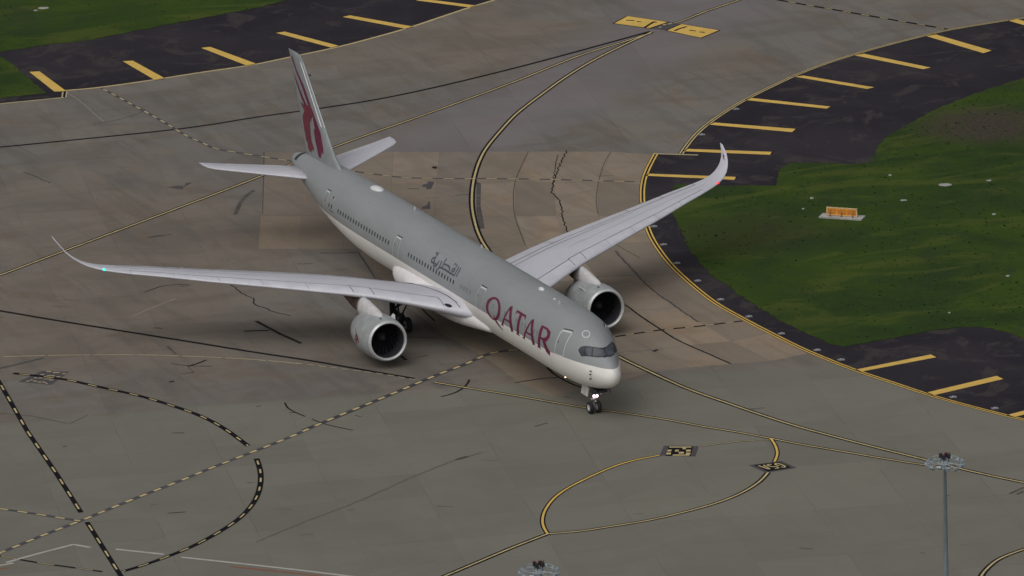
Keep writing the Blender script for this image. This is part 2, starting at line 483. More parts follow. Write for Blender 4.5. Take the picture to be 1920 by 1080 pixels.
E2 = dense(px((1230, 288), (1217, 312), (1208, 334), (1204.5, 356), (1205, 380), (1208.5, 404), (1214, 427), (1223.5, 449), (1241, 475.5), (1261, 500), (1283, 521), (1306, 541), (1341, 568), (1383, 592), (1440, 622), (1500, 652), (1552, 674), (1605, 695), (1672, 717), (1740, 740), (1815, 761), (1890, 780), (1920, 787), (2000, 806), (2200, 850)), 1.0, 4)
shoulderR = sheet('asphalt_shoulder', E1+E2+px((2400, 700), (2500, 300), (2500, 0)), .005, m_asphalt, kind='structure')

# --- grass -----------------------------------------------------------------------
GZ = .05
g1 = px((-300, 135), (-100, 112), (0, 98), (82, 85), (160, 77), (275, 54), (375, 35), (480, 15), (540, 0), (700, -48), (900, -130), (300, -300), (-400, -200))
g2 = px((-300, 160), (0, 107), (20, 120), (50, 145), (82, 172), (85, 175), (37, 180), (0, 184), (-150, 202), (-300, 222))
g3 = dense(px((2300, 40), (2050, 105), (1920, 147), (1860, 165), (1802, 186), (1740, 212), (1705, 232), (1672, 252), (1650, 270), (1641, 289), (1629, 305), (1600, 309), (1565, 307), (1515, 305), (1480, 307), (1462, 319), (1458, 335), (1456, 349), (1355, 349), (1267, 346), (1258, 360), (1257, 385), (1261, 402), (1280, 437), (1293, 470), (1320, 500), (1337, 517), (1371, 542), (1412, 570), (1462, 600), (1500, 620), (1552, 643), (1572, 650), (1590, 650), (1640, 640), (1690, 630.5), (1740, 622), (1790, 615), (1835, 612), (1880, 620), (1920, 635), (2050, 672), (2300, 740)), .7)
grasses = []
for g, nm in ((g1, 0), (g2, 0), (g3, 0)):
    grasses.append(sheet('grass_verge', g, GZ, m_grass, thick=.06, kind='structure', jit=.16, step=.55))
for i, (g, so) in enumerate(((g1, 11), (g2, 12), (g3, 13))):
    pass

def inside(P, x, y):
    c = False; n = len(P); j = n-1
    for i in range(n):
        a, b = P[i], P[j]
        if (a.y > y) != (b.y > y) and x < (b.x-a.x)*(y-a.y)/(b.y-a.y)+a.x: c = not c
        j = i
    return c
# tufts standing in the mown grass
t_ = NT('grass_tuft'); oi = t_.noise(.8, 3, .6)
m_tuft = t_.done(t_.mix(t_.ramp(oi, .3, .7), (.034, .060, .016), (.060, .096, .018)), .9, 0, .1)
random.seed(3); tb = MB(); N = 0
frame = px((-60, -60), (1980, -60), (1980, 1140), (-60, 1140))
for P, cnt in ((g1, 220), (g2, 50), (g3, 1500)):
    xs = [p.x for p in P]; ys = [p.y for p in P]; k = 0; tries = 0
    while k < cnt and tries < cnt*12:
        tries += 1
        x = random.uniform(min(xs), max(xs)); y = random.uniform(min(ys), max(ys))
        if not inside(frame, x, y) or not inside(P, x, y): continue
        k += 1
        h = random.uniform(.02, .09)*(1.9 if random.random() < .05 else 1); w = random.uniform(.04, .13); a = random.uniform(0, math.pi)
        V = []; F = []
        for q in range(3):
            b = a+q*math.pi/3; dx, dy = math.cos(b)*w, math.sin(b)*w; l = len(V); lx, ly = random.uniform(-.05, .05), random.uniform(-.05, .05)
            V += [(x-dx, y-dy, GZ-.01), (x+dx, y+dy, GZ-.01), (x+dx*.5+lx-dy*1.1, y+dy*.5+ly+dx*1.1, GZ+h), (x-dx*.6+lx-dy, y-dy*.6+ly+dx, GZ+h*.8)]
            F.append((l, l+1, l+2, l+3))
        tb.add(V, F)
tag(tb.build('grass', m_tuft), kind='stuff')

# --- brown slabs of the old turn, cast between curved joints -----------------------
def curve_rows(L): return px(*L)
C0 = px((909, 284), (887, 345), (889, 405), (913, 465), (970, 535), (1060, 615), (1158, 669), (1218, 698))
A1 = px((991, 284), (966, 340), (966, 405), (986, 460), (1045, 530), (1120, 597), (1222, 655), (1290, 689))
A2 = px((1062, 284), (1038, 342), (1042, 405), (1068, 456), (1120, 520), (1188, 583), (1290, 648), (1368, 683))
A3 = px((1146, 284), (1121, 343), (1122, 405), (1147, 455), (1198, 516), (1268, 576), (1370, 640), (1446, 677))
E_ = px((1226, 290), (1204, 345), (1206, 405), (1228, 455), (1270, 512), (1340, 570), (1440, 625), (1514, 663))
D0 = px((672, 473), (705, 512), (760, 570), (830, 628), (905, 667), (968, 714))
M0 = px((790, 470), (838, 524), (905, 592), (975, 640), (1040, 669), (1090, 705))
R0 = px((909, 466), (968, 535), (1058, 614), (1110, 640), (1158, 669), (1216, 698))
slab_me = None
def slab(quad, m=None):
    c = sum(quad, Vector((0, 0)))/len(quad)
    gap = .06
    V = []
    for p in quad:
        d = (c-p).normalized(); V.append(p+d*gap)
    z = .006
    n = len(V); VV = [(p.x-c.x, p.y-c.y, z) for p in V]+[(p.x-c.x, p.y-c.y, 0.001) for p in V]
    o = mesh('slab', VV, [tuple(range(n))]+[(i, (i+1) % n, n+(i+1) % n, n+i) for i in range(n)], m or m_slab_w, apron)
    o.location = (c.x, c.y, 0)
# object coordinates differ per slab, so the slab material reads world position
m_slab_w = m_slab
for ms in (m_slab, m_slab_grey):
    geo = ms.node_tree.nodes.new('ShaderNodeNewGeometry')
    for n in ms.node_tree.nodes:
        if n.type == 'MAPPING':
            ms.node_tree.links.new(geo.outputs['Position'], n.inputs[0])
rows5 = [C0, A1, A2, A3, E_]
def sub(P, k): return P
for c in range(4):
    for r in range(7):
        a, b = rows5[c], rows5[c+1]
        slab([a[r], b[r], b[r+1], a[r+1]])
colx = [(497, 484), (572, 562), (655, 643), (738, 726), (824, 806), (909, 913)]
def colpt(k, y):
    if k == 5:
        for i in range(len(C0)-1): pass
        ys = [284, 345, 405, 466]; xs = [909, 887, 889, 912]
        for i in range(3):
            if ys[i] <= y <= ys[i+1]: return xs[i]+(xs[i+1]-xs[i])*(y-ys[i])/(ys[i+1]-ys[i])
        return xs[-1]
    t = (y-284)/(470-284); return colx[k][0]+(colx[k][1]-colx[k][0])*t
for k in range(5):
    for (y0, y1) in ((285, 345), (345, 405), (405, 467)):
        slab(px((colpt(k, y0), y0), (colpt(k+1, y0), y0), (colpt(k+1, y1), y1), (colpt(k, y1), y1)), m_slab_grey if (k < 2 and y0 < 400) or (k == 4) else None)
for c in range(2):
    a, b = ((D0, M0), (M0, R0))[c]
    for r in range(5): slab([a[r], b[r], b[r+1], a[r+1]])
slab(px((969, 715.5), (1089, 706), (1120, 723), (1032, 745)))
slab(px((1091, 706), (1214, 699), (1182, 710), (1122, 723)))

# --- painted lines -------------------------------------------------------------------
ZB, ZY = .011, .015
def pdist(a, b): return (px(a)[0]-px(b)[0]).length
lineN = [0]
def line(pts, bw=.46, yw=.16, style='solid', sm=3, per=1.0, duty=.5, mb=None, my=None, parent=None, under=True, twin=0.0, name='painted_line', dz=None, tip=True):
    parent = parent or apron
    lineN[0] += 1; dz = (lineN[0] % 7)*.0005 if dz is None else dz
    R = dense(px(*pts), .5, sm)
    L = sum((R[i+1]-R[i]).length for i in range(len(R)-1))
    if bw and under:
        b = MB(); ribbon(b, R, bw, ZB+dz); b.build('line_border', mb or m_black, parent)
    if style == 'none': return R, L
    y = MB()
    offs = (0,) if not twin else (-twin, twin)
    for o_ in offs:
        if style == 'solid': ribbon(y, R, yw, ZY+dz, o_)
        else:
            s = per*.25
            while s < L:
                ribbon(y, R, yw, ZY+dz, o_, s, min(s+per*duty, L)); s += per
    y.build(name, my or m_yel, parent)
    return R, L
# taxiway centre line and its branches
line([(1222, 60), (1165, 86.5), (1110, 114.5), (1060, 145), (1010, 181), (985, 200), (960, 221.5), (920, 267), (903, 293), (892, 322), (886, 352), (885, 385), (890, 415), (898, 440), (912, 465), (945, 508), (1000, 560), (1070, 618), (1157, 667), (1212, 694), (1287, 728), (1362, 755), (1425, 777), (1500, 801), (1615, 832), (1727, 860), (1777, 873), (1840, 888), (1920, 905), (2050, 930)], .60, .20)
line([(1220, 62), (1165, 80), (1085, 105), (960, 155), (805, 212), (645, 269), (480, 334), (350, 384), (0, 516), (-150, 573)], .56, .19, sm=2)
line([(1219, 59), (960, 129), (720, 184), (480, 220), (400, 233), (300, 246), (72, 269), (0, 276), (-150, 290)], .40, 0, 'none', sm=3, mb=m_black)
line([(1262, 44), (1280, 39), (1322, 22), (1360, 9), (1400, -5), (1500, -42)], .56, .19, sm=2)
# holding-position and edge dashes
line([(1440, -5), (1470, 2), (1777, 55)], .42, .17, 'dash', 1, pdist((1500, 8), (1534, 14)), .42, twin=.0)
line([(190, 165), (240, 192), (302, 226), (350, 255), (380, 268), (400, 278), (425, 283), (475, 291), (544, 302), (610, 313), (675, 323), (728, 330), (765, 333.5), (830, 335), (900, 335), (998, 336), (1084, 338), (1190, 341)], .40, .22, 'dash', 3, pdist((900, 335), (940, 335.5)), .5, my=m_yel_pale, mb=m_grey_paint)
line([(1130, 636), (1150, 632), (1237, 619), (1300, 613), (1350, 607), (1392, 602)], .34, .20, 'dash', 3, pdist((1237, 619), (1275, 615)), .42, my=m_yel_pale)
# the long black stand line and the thin yellow ones beside it
line([(-150, 560), (0, 583), (100, 600), (250, 624), (375, 644), (480, 661), (580, 676), (655, 689), (730, 702), (777, 710)], .40, .0, 'none', 3, mb=m_black)
line([(480, 675), (555, 681), (630, 690), (700, 699), (730, 703.5), (777, 712)], .36, .13, 'dash', 3, pdist((600, 685), (621, 688)), .6, my=m_yel_pale, under=False)
line([(815, 717), (880, 728), (960, 741), (1040, 755), (1100, 765), (1180, 776), (1250, 787), (1325, 801), (1375, 809), (1440, 821), (1500, 833), (1565, 844), (1640, 857), (1727, 871), (1780, 877)], .52, .17, 'solid', 3, my=m_yel)
line([(-100, 672), (0, 669), (85, 667), (125, 666), (265, 665.5), (375, 669), (480, 674.5), (560, 682)], .0, .15, 'dash', 3, 4.0, .93, my=m_yel_pale)
line([(-40, 698), (0, 691), (25, 685), (62, 676), (82, 671)], .34, .0, 'none', 2, mb=m_grey_paint)
# long diagonal of paired dashes
line([(-120, 1085), (0, 1037), (75, 1006), (155, 975), (235, 942), (342, 900), (390, 880), (475, 847), (545, 819), (620, 786), (720, 745), (822, 702), (870, 684), (912, 665), (942, 658.5), (985, 655)], .50, .30, 'dash', 2, pdist((235, 942), (261, 931.5)), .48, mb=m_grey_paint, my=m_yel)
line([(570, 807), (720, 745), (822, 702), (870, 684), (912, 665), (942, 658.5), (985, 655)], .58, 0, 'none', 2, dz=-.0022)
line([(570, 807), (720, 745), (822, 702), (870, 684), (912, 665), (942, 658.5)], .08, 0, 'none', 2, dz=.0052)
# steep thick line
for seg in ([(-40, 655), (0, 719), (52, 810), (105, 887), (152, 961)], [(163, 979), (195, 1030), (226, 1079), (250, 1118)]):
    line(seg, .44, .16, 'dash', 0, pdist((52, 810), (67, 832)), .42)
line([(-120, 938), (0, 954), (75, 965), (112, 971), (150, 977)], .46, .24, 'dash', 1, pdist((0, 954), (36, 959)), .5, mb=m_grey_paint)
# big turning loop
line([(25, 700), (75, 705.5), (130, 713), (165, 721), (225, 734), (275, 746), (350, 770), (395, 789), (430, 810), (465, 836)], .50, .15, 'dash', 3, pdist((275, 746), (310, 756)), .42)
line([(481, 860), (487, 878), (489, 892), (487, 915), (476, 942), (450, 971), (412, 997), (362, 1024), (300, 1049), (250, 1066), (230, 1071.5)], .50, .15, 'dash', 3, pdist((412, 997), (384, 1013)), .45)
line([(192, 1072), (155, 1067), (120, 1062), (82, 1057), (12, 1045), (-60, 1032)], .30, .14, 'dash', 2, pdist((192, 1072), (120, 1062)), .45, mb=m_black, my=m_yel_pale)
# stand loop on the right and its lead-in
line([(1238, 853.5), (1185, 864), (1145, 877), (1100, 897), (1060, 918), (1035, 938), (1020, 961), (1017, 980), (1021, 992), (1027, 1001)], .46, .20, sm=3, my=m_yel_new)
line([(700, 1140), (837, 1079), (960, 1027), (1027, 1001)], .62, .19, sm=0)
line([(1027, 1001), (1060, 999), (1097, 995), (1147, 987), (1210, 977), (1272, 963), (1335, 946), (1385, 927), (1422, 905), (1440, 886)], .54, .19, sm=3)
line([(1452, 866), (1457, 855), (1457, 844), (1452, 832), (1445, 822)], .42, .20, sm=2, my=m_yel_new)
line([(1308, 838), (1360, 830.5), (1410, 826), (1443, 825)], .30, .14, sm=2, my=m_yel_pale)
line([(1822, 1120), (1840, 1080), (1852, 1065), (1875, 1047), (1920, 1030), (1990, 1008)], .58, .19, sm=3)
# white and red road edge in the corner
for seg in ([(12, 1055), (50, 1044), (95, 1032), (138, 1021)], [(138, 1021), (170, 1027)], [(217, 1030), (307, 1039.5)], [(340, 1045), (480, 1060), (560, 1069), (700, 1086)], [(-40, 1070), (0, 1060.5), (25, 1056)]):
    line(seg, 0, .32, 'solid', 0, my=m_white, name='road_edge_line')
for seg in ([(432, 1062), (517, 1071), (605, 1080.5)], [(-20, 1071), (17, 1064.5)]):
    line(seg, 0, .26, 'solid', 0, my=m_red, name='road_edge_line', dz=-.004)

# shoulder edge lines and bars
def edge(R, parent, w=.16, twin=.16, m=None):
    b = MB(); ribbon(b, R, .62 if twin else .30, .0105); b.build('line_border', m_black, parent)
    y = MB()
    for o_ in ((-twin, twin) if twin else (0,)): ribbon(y, R, w, .0165, o_)
    y.build('edge_line', m or m_yel_new, parent)
edge(dense(px((-300, 236), (-100, 208), (0, 195), (60, 189), (120, 183)), .5, 2), shoulderL, .30, 0, m_yel_pale)
edge(dense(px((120, 183), (122, 170)), .5, 0), shoulderL, .16, .2, m_yel_pale)
edge(dense(px(*jogL), .5, 4), shoulderL, .34, 0, m_yel)
edge(E1, shoulderR, .15, .15, m_yel)
edge(E2, shoulderR, .16, .17, m_yel_new)
line([(1228, 288.5), (1277, 290), (1309, 291)], .0, .30, 'solid', 0, my=m_yel_pale, parent=shoulderR, dz=.004)
barsL = [[(55, 135), (74, 134), (124, 171), (102, 172)], [(230, 115), (249, 114), (309, 147), (290, 150)], [(377, 90), (394, 88), (480, 119.5), (462, 123)], [(517.5, 62), (534, 59.5), (635, 86), (621, 89.5)], [(642.5, 32), (656, 29), (774, 50), (760, 54)], [(780, 1), (792, -2), (892, 10.5), (880, 14)]]
barsR = [[(1891, 39), (1907, 36), (2000, 62), (1985, 66)], [(1737, 68), (1755, 65), (1859, 95), (1844, 100)], [(1602, 104), (1620, 101), (1745, 127), (1731, 130)], [(1490, 144), (1507, 142), (1639, 164), (1626, 167)], [(1400, 188), (1410, 184), (1557, 200), (1550, 204)], [(1330, 234), (1340, 230), (1492, 242), (1485, 248)], [(1284, 284), (1290, 279.5), (1447, 285), (1444, 290.5)], [(1214, 330), (1217, 326), (1380, 332), (1377, 337.5)], [(1606, 693), (1615, 697), (1756, 670), (1745, 665)], [(1739, 736), (1752, 741), (1881, 711), (1869, 705)], [(1890, 778), (1902, 782), (2035, 750), (2020, 744)]]
for L_, par in ((barsL, shoulderL), (barsR, shoulderR)):
    for q in L_:
        P = px(*q); c = sum(P, Vector((0, 0)))/4
        Q = [c+(p-c)*1.0+(p-c).normalized()*.14 for p in P]
        mesh('bar_border', [(p.x, p.y, .0175) for p in Q], [(0, 1, 2, 3)], m_black, par)
        mesh('painted_bar', [(p.x, p.y, .0205) for p in P], [(0, 1, 2, 3)], m_yel_new, par)

# painted location panels
def quad(name, q, z, m, parent=None, grow=0.0):
    P = px(*q); c = sum(P, Vector((0, 0)))/len(P)
    P = [p+(p-c).normalized()*grow for p in P]
    return mesh(name, [(p.x, p.y, z) for p in P], [tuple(range(len(P)))], m, parent or apron)
def marks(name, L, z, m, org, sc, h, parent=None):
    mb = MB()
    for (x0, x1, y, *k) in L:
        hh = k[0] if k else h
        P = px((org[0]+x0/sc, org[1]+(y-hh)/sc), (org[0]+x1/sc, org[1]+(y-hh)/sc), (org[0]+(x1-hh*.4)/sc, org[1]+(y+hh)/sc), (org[0]+(x0-hh*.4)/sc, org[1]+(y+hh)/sc))
        mb.add([(p.x, p.y, z) for p in P], [(0, 1, 2, 3)])
    return mb.build(name, m, parent or apron)
def strokes(name, L, z, m, org, sc, w, parent=None):
    mb = MB()
    for s in L:
        R = dense(px(*[(org[0]+x/sc, org[1]+y/sc) for x, y in s]), .12, 1); ribbon(mb, R, w, z)
    return mb.build(name, m, parent or apron)
for q in ([(1152, 44), (1177, 30.5), (1252, 41.5), (1217.5, 53)], [(1251, 57.5), (1278, 45.5), (1348, 57), (1314, 71)]):
    quad('panel_border', q, .018, m_black, grow=.22); quad('direction_panel', q, .021, m_yel_new)
quad('location_panel', [(1219.5, 53.5), (1253.5, 42), (1276, 45.5), (1249.5, 57)], .018, m_grey_paint)
strokes('arrow', [[(300, 160), (430, 165)], [(470, 182), (540, 186)], [(600, 280), (690, 222), (760, 180)], [(760, 195), (800, 190)]], .025, m_black, (1140, 20), 8.727, .30)
strokes('arrow', [[(1085, 335), (1180, 295), (1290, 262)], [(1200, 282), (1250, 285)], [(1330, 325), (1440, 335)], [(1490, 352), (1585, 358)]], .025, m_black, (1140, 20), 8.727, .30)
strokes('letter', [[(840, 280), (870, 268)], [(900, 240), (950, 225)], [(980, 222), (1045, 212)]], .025, m_yel_pale, (1140, 20), 8.727, .30)
quad('stand_panel', [(1245, 836), (1310, 836.5), (1304, 856), (1237, 854)], .018, m_grey_paint)
quad('stand_panel', [(1253.5, 837.5), (1300, 837.5), (1295, 855.5), (1248, 855)], .021, m_black)
marks('stand_letters', [(225, 490, 248, 6), (385, 425, 264, 9), (203, 250, 290), (295, 340, 290), (428, 482, 290), (190, 245, 325), (340, 402, 316), (425, 478, 326), (265, 465, 344, 7)], .025, m_yel, (1220, 800), 6.4, 11)
quad('stand_panel', [(1404, 872.5), (1465, 864.5), (1494, 877.5), (1436, 886.5)], .018, m_grey_paint)
quad('stand_panel', [(1414, 872.5), (1461, 866.5), (1484, 877), (1440, 884.5)], .021, m_black)
# G 5 A painted to be read from the stand side
U = px((1484, 877), (1461, 866.5), (1414, 872.5), (1440, 884.5))   # origin, reading direction, up direction
o_, ru, rv = U[1], (U[2]-U[1]), (U[0]-U[1])
glyph = {'G': [[(.80, .78), (.55, .95), (.28, .85), (.15, .5), (.28, .15), (.55, .05), (.82, .2), (.82, .48), (.55, .48)]],
         'S': [[(.82, .92), (.25, .92), (.22, .56), (.6, .60), (.82, .42), (.78, .15), (.5, .05), (.18, .15)]],
         'A': [[(.12, .05), (.5, .95), (.88, .05)], [(.26, .36), (.74, .36)]]}
mb = MB()
for k, ch in enumerate('GSA'):
    for s in glyph[ch]:
        P = [o_+ru*(.06+(k+x*.92)*.30)+rv*(.10+y*.80) for x, y in s]
        ribbon(mb, dense(P, .1, 1), .17, .025)
mb.build('stand_letters', m_yel, apron)
quad('panel_border', [(34, 716), (78, 696), (130, 697), (96, 722)], .0095, m_grey_paint)
marks('stand_letters', [(920, 1060, 112, 14), (1110, 1310, 145), (1385, 1495, 178), (740, 850, 205), (930, 1165, 240), (1215, 1335, 272), (545, 640, 303), (680, 805, 305), (830, 1045, 335, 8), (430, 505, 365), (1000, 1130, 368), (300, 415, 400), (520, 625, 400), (655, 765, 430), (790, 885, 432), (880, 950, 466)], .027, m_yel_pale, (30, 690), 16, 11)

# --- tar-sealed cracks, joints, rubber marks and a few painted shadows -----------------------------------------
m_scuff = paint('faint_seam', (.135, .125, .115), .8, 1.2, (.19, .175, .16))
def crack(pts, w, m=None, sm=0, jit=.0, name='crack_or_shadow'):
    lineN[0] += 1
    R = dense(px(*pts), .45, sm); mb = MB(); random.seed(len(pts)*7+int(pts[0][0])); ribbon(mb, R, w, .0085+(lineN[0] % 5)*.0004, jit=jit); mb.build(name, m or m_tar, apron)
crack([(1170, 571.5), (1176, 574), (1200, 592), (1242, 620), (1275, 640), (1325, 662), (1370, 682)], .20, sm=1, jit=.05)
crack([(1064, 282), (1050, 308), (1038, 342), (1034, 361), (1050, 378), (1055, 404), (1063, 437)], .13, jit=.22)
crack([(1046, 290), (1040, 320), (1036, 345)], .08, jit=.2)
crack([(1146, 284), (1132, 308), (1122, 342), (1118, 373), (1121, 401)], .07, m_joint, 2)
crack([(991, 284), (966, 340), (963, 387), (969, 418), (985, 459)], .08, m_joint, 2)
crack([(480, 602), (525, 626), (565, 644)], .36, jit=.04); crack([(457, 621), (505, 619.5)], .34)
crack([(534, 755), (542, 767), (572, 781)], .17, sm=1); crack([(585, 786), (612, 796), (662, 807)], .15, sm=1)
crack([(880, 712), (877, 719), (870, 726), (855, 736), (827, 744)], .22, sm=1)
crack([(432, 533), (445, 543), (452, 549), (475, 560), (476, 568), (482, 573), (495, 577), (512, 585), (545, 592)], .13, sm=0, jit=.15)
crack([(270, 548), (285, 543), (300, 537), (325, 534), (355, 533)], .14, sm=1, jit=.1)
crack([(476, 357), (461, 368), (450, 382), (441, 402)], .42, m_rubber, 1, name='rubber_mark')
crack([(45, 323), (70, 332), (80, 337), (95, 343)], .20, m_rubber, 0, .2)
crack([(277, 446), (292, 443), (307, 441.5)], .50, m_rubber, name='rubber_mark')
crack([(307, 441.5), (322, 439)], .2, m_rubber, name='rubber_mark')
crack([(480, 1017), (567, 980), (655, 947), (717, 920), (767, 897), (855, 862), (877, 856), (905, 848)], .22, m_scuff, 1, .1, 'rubber_mark')
crack([(855, 862), (877, 856)], .4, m_joint)
crack([(314, 649), (322, 657), (330, 665)], .26, m_rubber, name='rubber_mark'); crack([(352, 687), (370, 682), (387, 675)], .26); crack([(320, 682), (352, 686), (397, 687)], .13); crack([(352, 687), (364, 699)], .12, m_rubber)
crack([(317, 716.5), (327, 715)], .32)
crack([(1026, 689), (1036, 699), (1051, 709), (1070, 719), (1094, 728)], .24, sm=1, jit=.05)
crack([(966, 718), (1000, 712), (1022, 708.5), (1045, 708)], .18)
crack([(1003, 800), (1015, 796), (1027, 793)], .26, m_rubber)
crack([(752, 667), (757, 672), (762, 675)], .3); crack([(777, 671), (802, 666)], .2, m_rubber)  # small shadows on the concrete, painted as dark strokes
crack([(1226, 657), (1232, 658)], .7); crack([(1140, 664), (1180, 659), (1226, 657), (1245, 656)], .06, m_joint)
crack([(1893, 926), (1920, 914)], .3, m_rubber); crack([(1906, 927), (1920, 921)], .3, m_rubber)
crack([(672, 473), (703, 521)], .14, m_joint); crack([(600, 474.5), (640, 475), (672, 472.5)], .14, m_tar)
crack([(553, 302), (543, 320), (540, 330)], .06, m_joint)
crack([(785, 572), (800, 588), (815, 602)], .18, m_tar)
crack([(760, 632), (822, 634)], .25, m_rubber)
m_faded = paint('faded_white_line', (.30, .28, .25), .7, 1.0, (.2, .18, .16))
crack([(122, 171), (150, 190), (195, 229)], .12, m_faded, 1, .1, 'faded_line')
crack([(175, 232), (220, 225), (262, 212), (272, 205)], .14, m_rubber, 1)
crack([(0, 775), (60, 780), (130, 795), (165, 778)], .10, m_joint)
crack([(250, 592), (290, 575), (330, 560)], .25, paint('scuffed_concrete', (.27, .24, .21), .6, 1.0, (.22, .2, .18)), 1, .1, 'scuff_mark')
crack([(1200, 484), (1150, 455), (1120, 425)], .1, m_joint, 2)
crack([(1153, 470), (1185, 505), (1221, 541), (1273, 579), (1310, 604)], .22, m_rubber, 2, .1, 'rubber_mark')
crack([(495, 285), (494, 345), (492, 400)], .09, m_joint)
random.seed(21)
for k in range(60):     # short scuffs from tyres and drips
    x, y = random.uniform(20, 1850), random.uniform(260, 1060)
    if 1150 < x < 1920 and y < 700: continue
    dx, dy = random.uniform(8, 34), random.uniform(-3, 3)
    crack([(x, y), (x+dx*.5, y+dy*.6+random.uniform(-1, 1)), (x+dx, y+dy)], random.uniform(.08, .28), m_rubber, 1, .12, 'rubber_mark')
def patch(pts, m=None, z=.0095):
    P = px(*pts); mesh('asphalt_patch', [(p.x, p.y, z) for p in P], [tuple(range(len(P)))], m or m_grey_paint, apron)
patch([(311, 351), (325, 349), (346, 348), (348, 343), (360, 342), (358, 345), (346, 350), (342, 356)], m_rubber)
patch([(809, 315), (812, 312), (820, 312.5), (818, 317)], m_tar)
patch([(801, 344), (803, 340), (815, 341), (812, 347), (808, 355), (800, 355), (798, 351), (791, 351), (793, 346)])
patch([(893, 340), (902, 344), (901, 385), (909, 428), (899, 430), (893, 395)], m_rubber)
patch([(790, 392), (793, 387), (801, 385), (803, 378), (806, 378), (807, 392)])

# concrete pads along the shoulder, each with a flush edge light
pads = [(1226, 425), (1244, 459), (1269, 494), (1308, 527), (1351, 562), (1404, 594), (1465, 626), (1532, 657), (1577, 675), (1787, 745), (1865, 766), (1316, 253), (1380, 205)]
PADL = ['nearest below the right wing', 'second below the right wing', 'third below the right wing', 'fourth below the right wing', 'fifth below the right wing',
        'sixth below the right wing', 'seventh below the right wing', 'eighth below the right wing', 'before the lower long bars', 'between the lowest two bars',
        'closest to the right edge', 'up beside the wingtip', 'highest up the curve']
padmb = MB(); padmb.box((0, 0, .03), (.42, .60, .06)); 
padlight = MB(); padlight.lathe((0, 0, .06), (0, 0, 1), [(0, .14), (.05, .13), (.08, .08), (.09, 0)], 10)
pad_me = lite_me = None
for i, q in enumerate(pads):
    p = G(q); o = empty('edge_light', (p.x, p.y, .0))
    if pad_me is None:
        a = padmb.build('pad', m_pad, o); b = padlight.build('lens', m_lampglass, o); pad_me, lite_me = a.data, b.data
    else:
        link('pad', pad_me, None, o); link('lens', lite_me, None, o)
    o.rotation_euler = (0, 0, YAW+.2)
    tag(o, 'flush edge light on a pale pad in the black shoulder, '+PADL[i], 'edge light', 'edge lights on pads along the right-hand shoulder')

# pale pits, covers and stones lying in the grass
lit = [((82, 15.5), 1.3, .9, 'pale concrete cover lying in the grass at the top left corner', 'cover'),
       ((67, 20), .5, .35, 'small pale stone just below the concrete cover in the top left grass', 'stone'),
       ((1771, 347), 1.4, .9, 'widest pale concrete cover in the right-hand grass, below the bare patch', 'cover'),
       ((1694, 376), .8, .35, 'narrow pale concrete strip in the grass between the orange sign and the widest cover', 'cover'),
       ((1854, 339), .55, .4, 'small pale stone in the grass at the right edge, right of the widest cover', 'stone'),
       ((1669, 329), .35, .35, 'tiny pale stone in the grass up and right of the orange sign', 'stone'),
       ((1522, 372), .40, .5, 'pale stone in the grass just up and left of the orange sign', 'stone'),
       ((1506, 392), .3, .3, 'small greyish stone in the grass left of the orange sign plinth', 'stone'),
       ((1864, 402), .45, .4, 'pale stone alone in the grass at the right edge, level with the orange sign', 'stone'),
       ((1890, 518), .4, .25, 'faint pale stone low in the grass near the right edge', 'stone'),
       ((1780, 587), .25, .25, 'tiny white stone in the grass above the lower black shoulder', 'stone')]
random.seed(8)
for (q, w, d, lb, ct) in lit:
    p = G(q, GZ); mb = MB(); n = 9
    top = []; bot = []
    for i in range(n):
        a = 2*math.pi*i/n; r = random.uniform(.8, 1.1); e = Vector((CR.x, CR.y, 0)).normalized(); f = Vector((-e.y, e.x, 0))
        v = e*math.cos(a)*w/2*r+f*math.sin(a)*d/2*r
        top.append((v.x*.9, v.y*.9, .07+random.uniform(-.02, .02))); bot.append((v.x, v.y, -.02))
    mb.add(top+bot, [tuple(range(n))]+[(i, n+i, n+(i+1) % n, (i+1) % n) for i in range(n)])
    o = mb.build('concrete_cover' if ct == 'cover' else 'stone', m_litter); o.location = (p.x, p.y, GZ); tag(o, lb, ct)

# ---------------------------------------------------------------- the airliner (x forward, nose at the origin, y to port)
plane = tag(empty('airliner'), 'grey and white twin-engine airliner taxiing, maroon QATAR lettering and maroon antelope head on its tail', 'airliner')

# station aft of nose : (a, top z, bottom z, half width)
A0=.05
FUS=[(A0,4.30,4.30,0.0),(A0+.04,4.57,4.03,.22),(A0+.15,4.80,3.78,.42),(.45,5.10,3.50,.68),(.9,5.42,3.25,.92),(1.4,5.72,3.05,1.14),(2.0,6.08,2.88,1.38),
(2.7,6.58,2.70,1.66),(3.4,7.06,2.56,1.92),(4.3,7.52,2.42,2.22),(5.5,7.90,2.32,2.54),(7,8.2,2.29,2.85),(9,8.33,2.275,2.96),(11.5,8.365,2.275,2.98),(20,8.365,2.275,2.98),(35,8.365,2.275,2.98),(48,8.365,2.275,2.98),
(52,8.365,2.42,2.95),(56,8.36,2.85,2.82),(60,8.33,3.55,2.54),(64,8.25,4.45,2.08),(67,8.1,5.15,1.62),(69.5,7.9,5.72,1.18),(71.2,7.62,6.1,.8),(71.9,7.45,6.3,.58)]
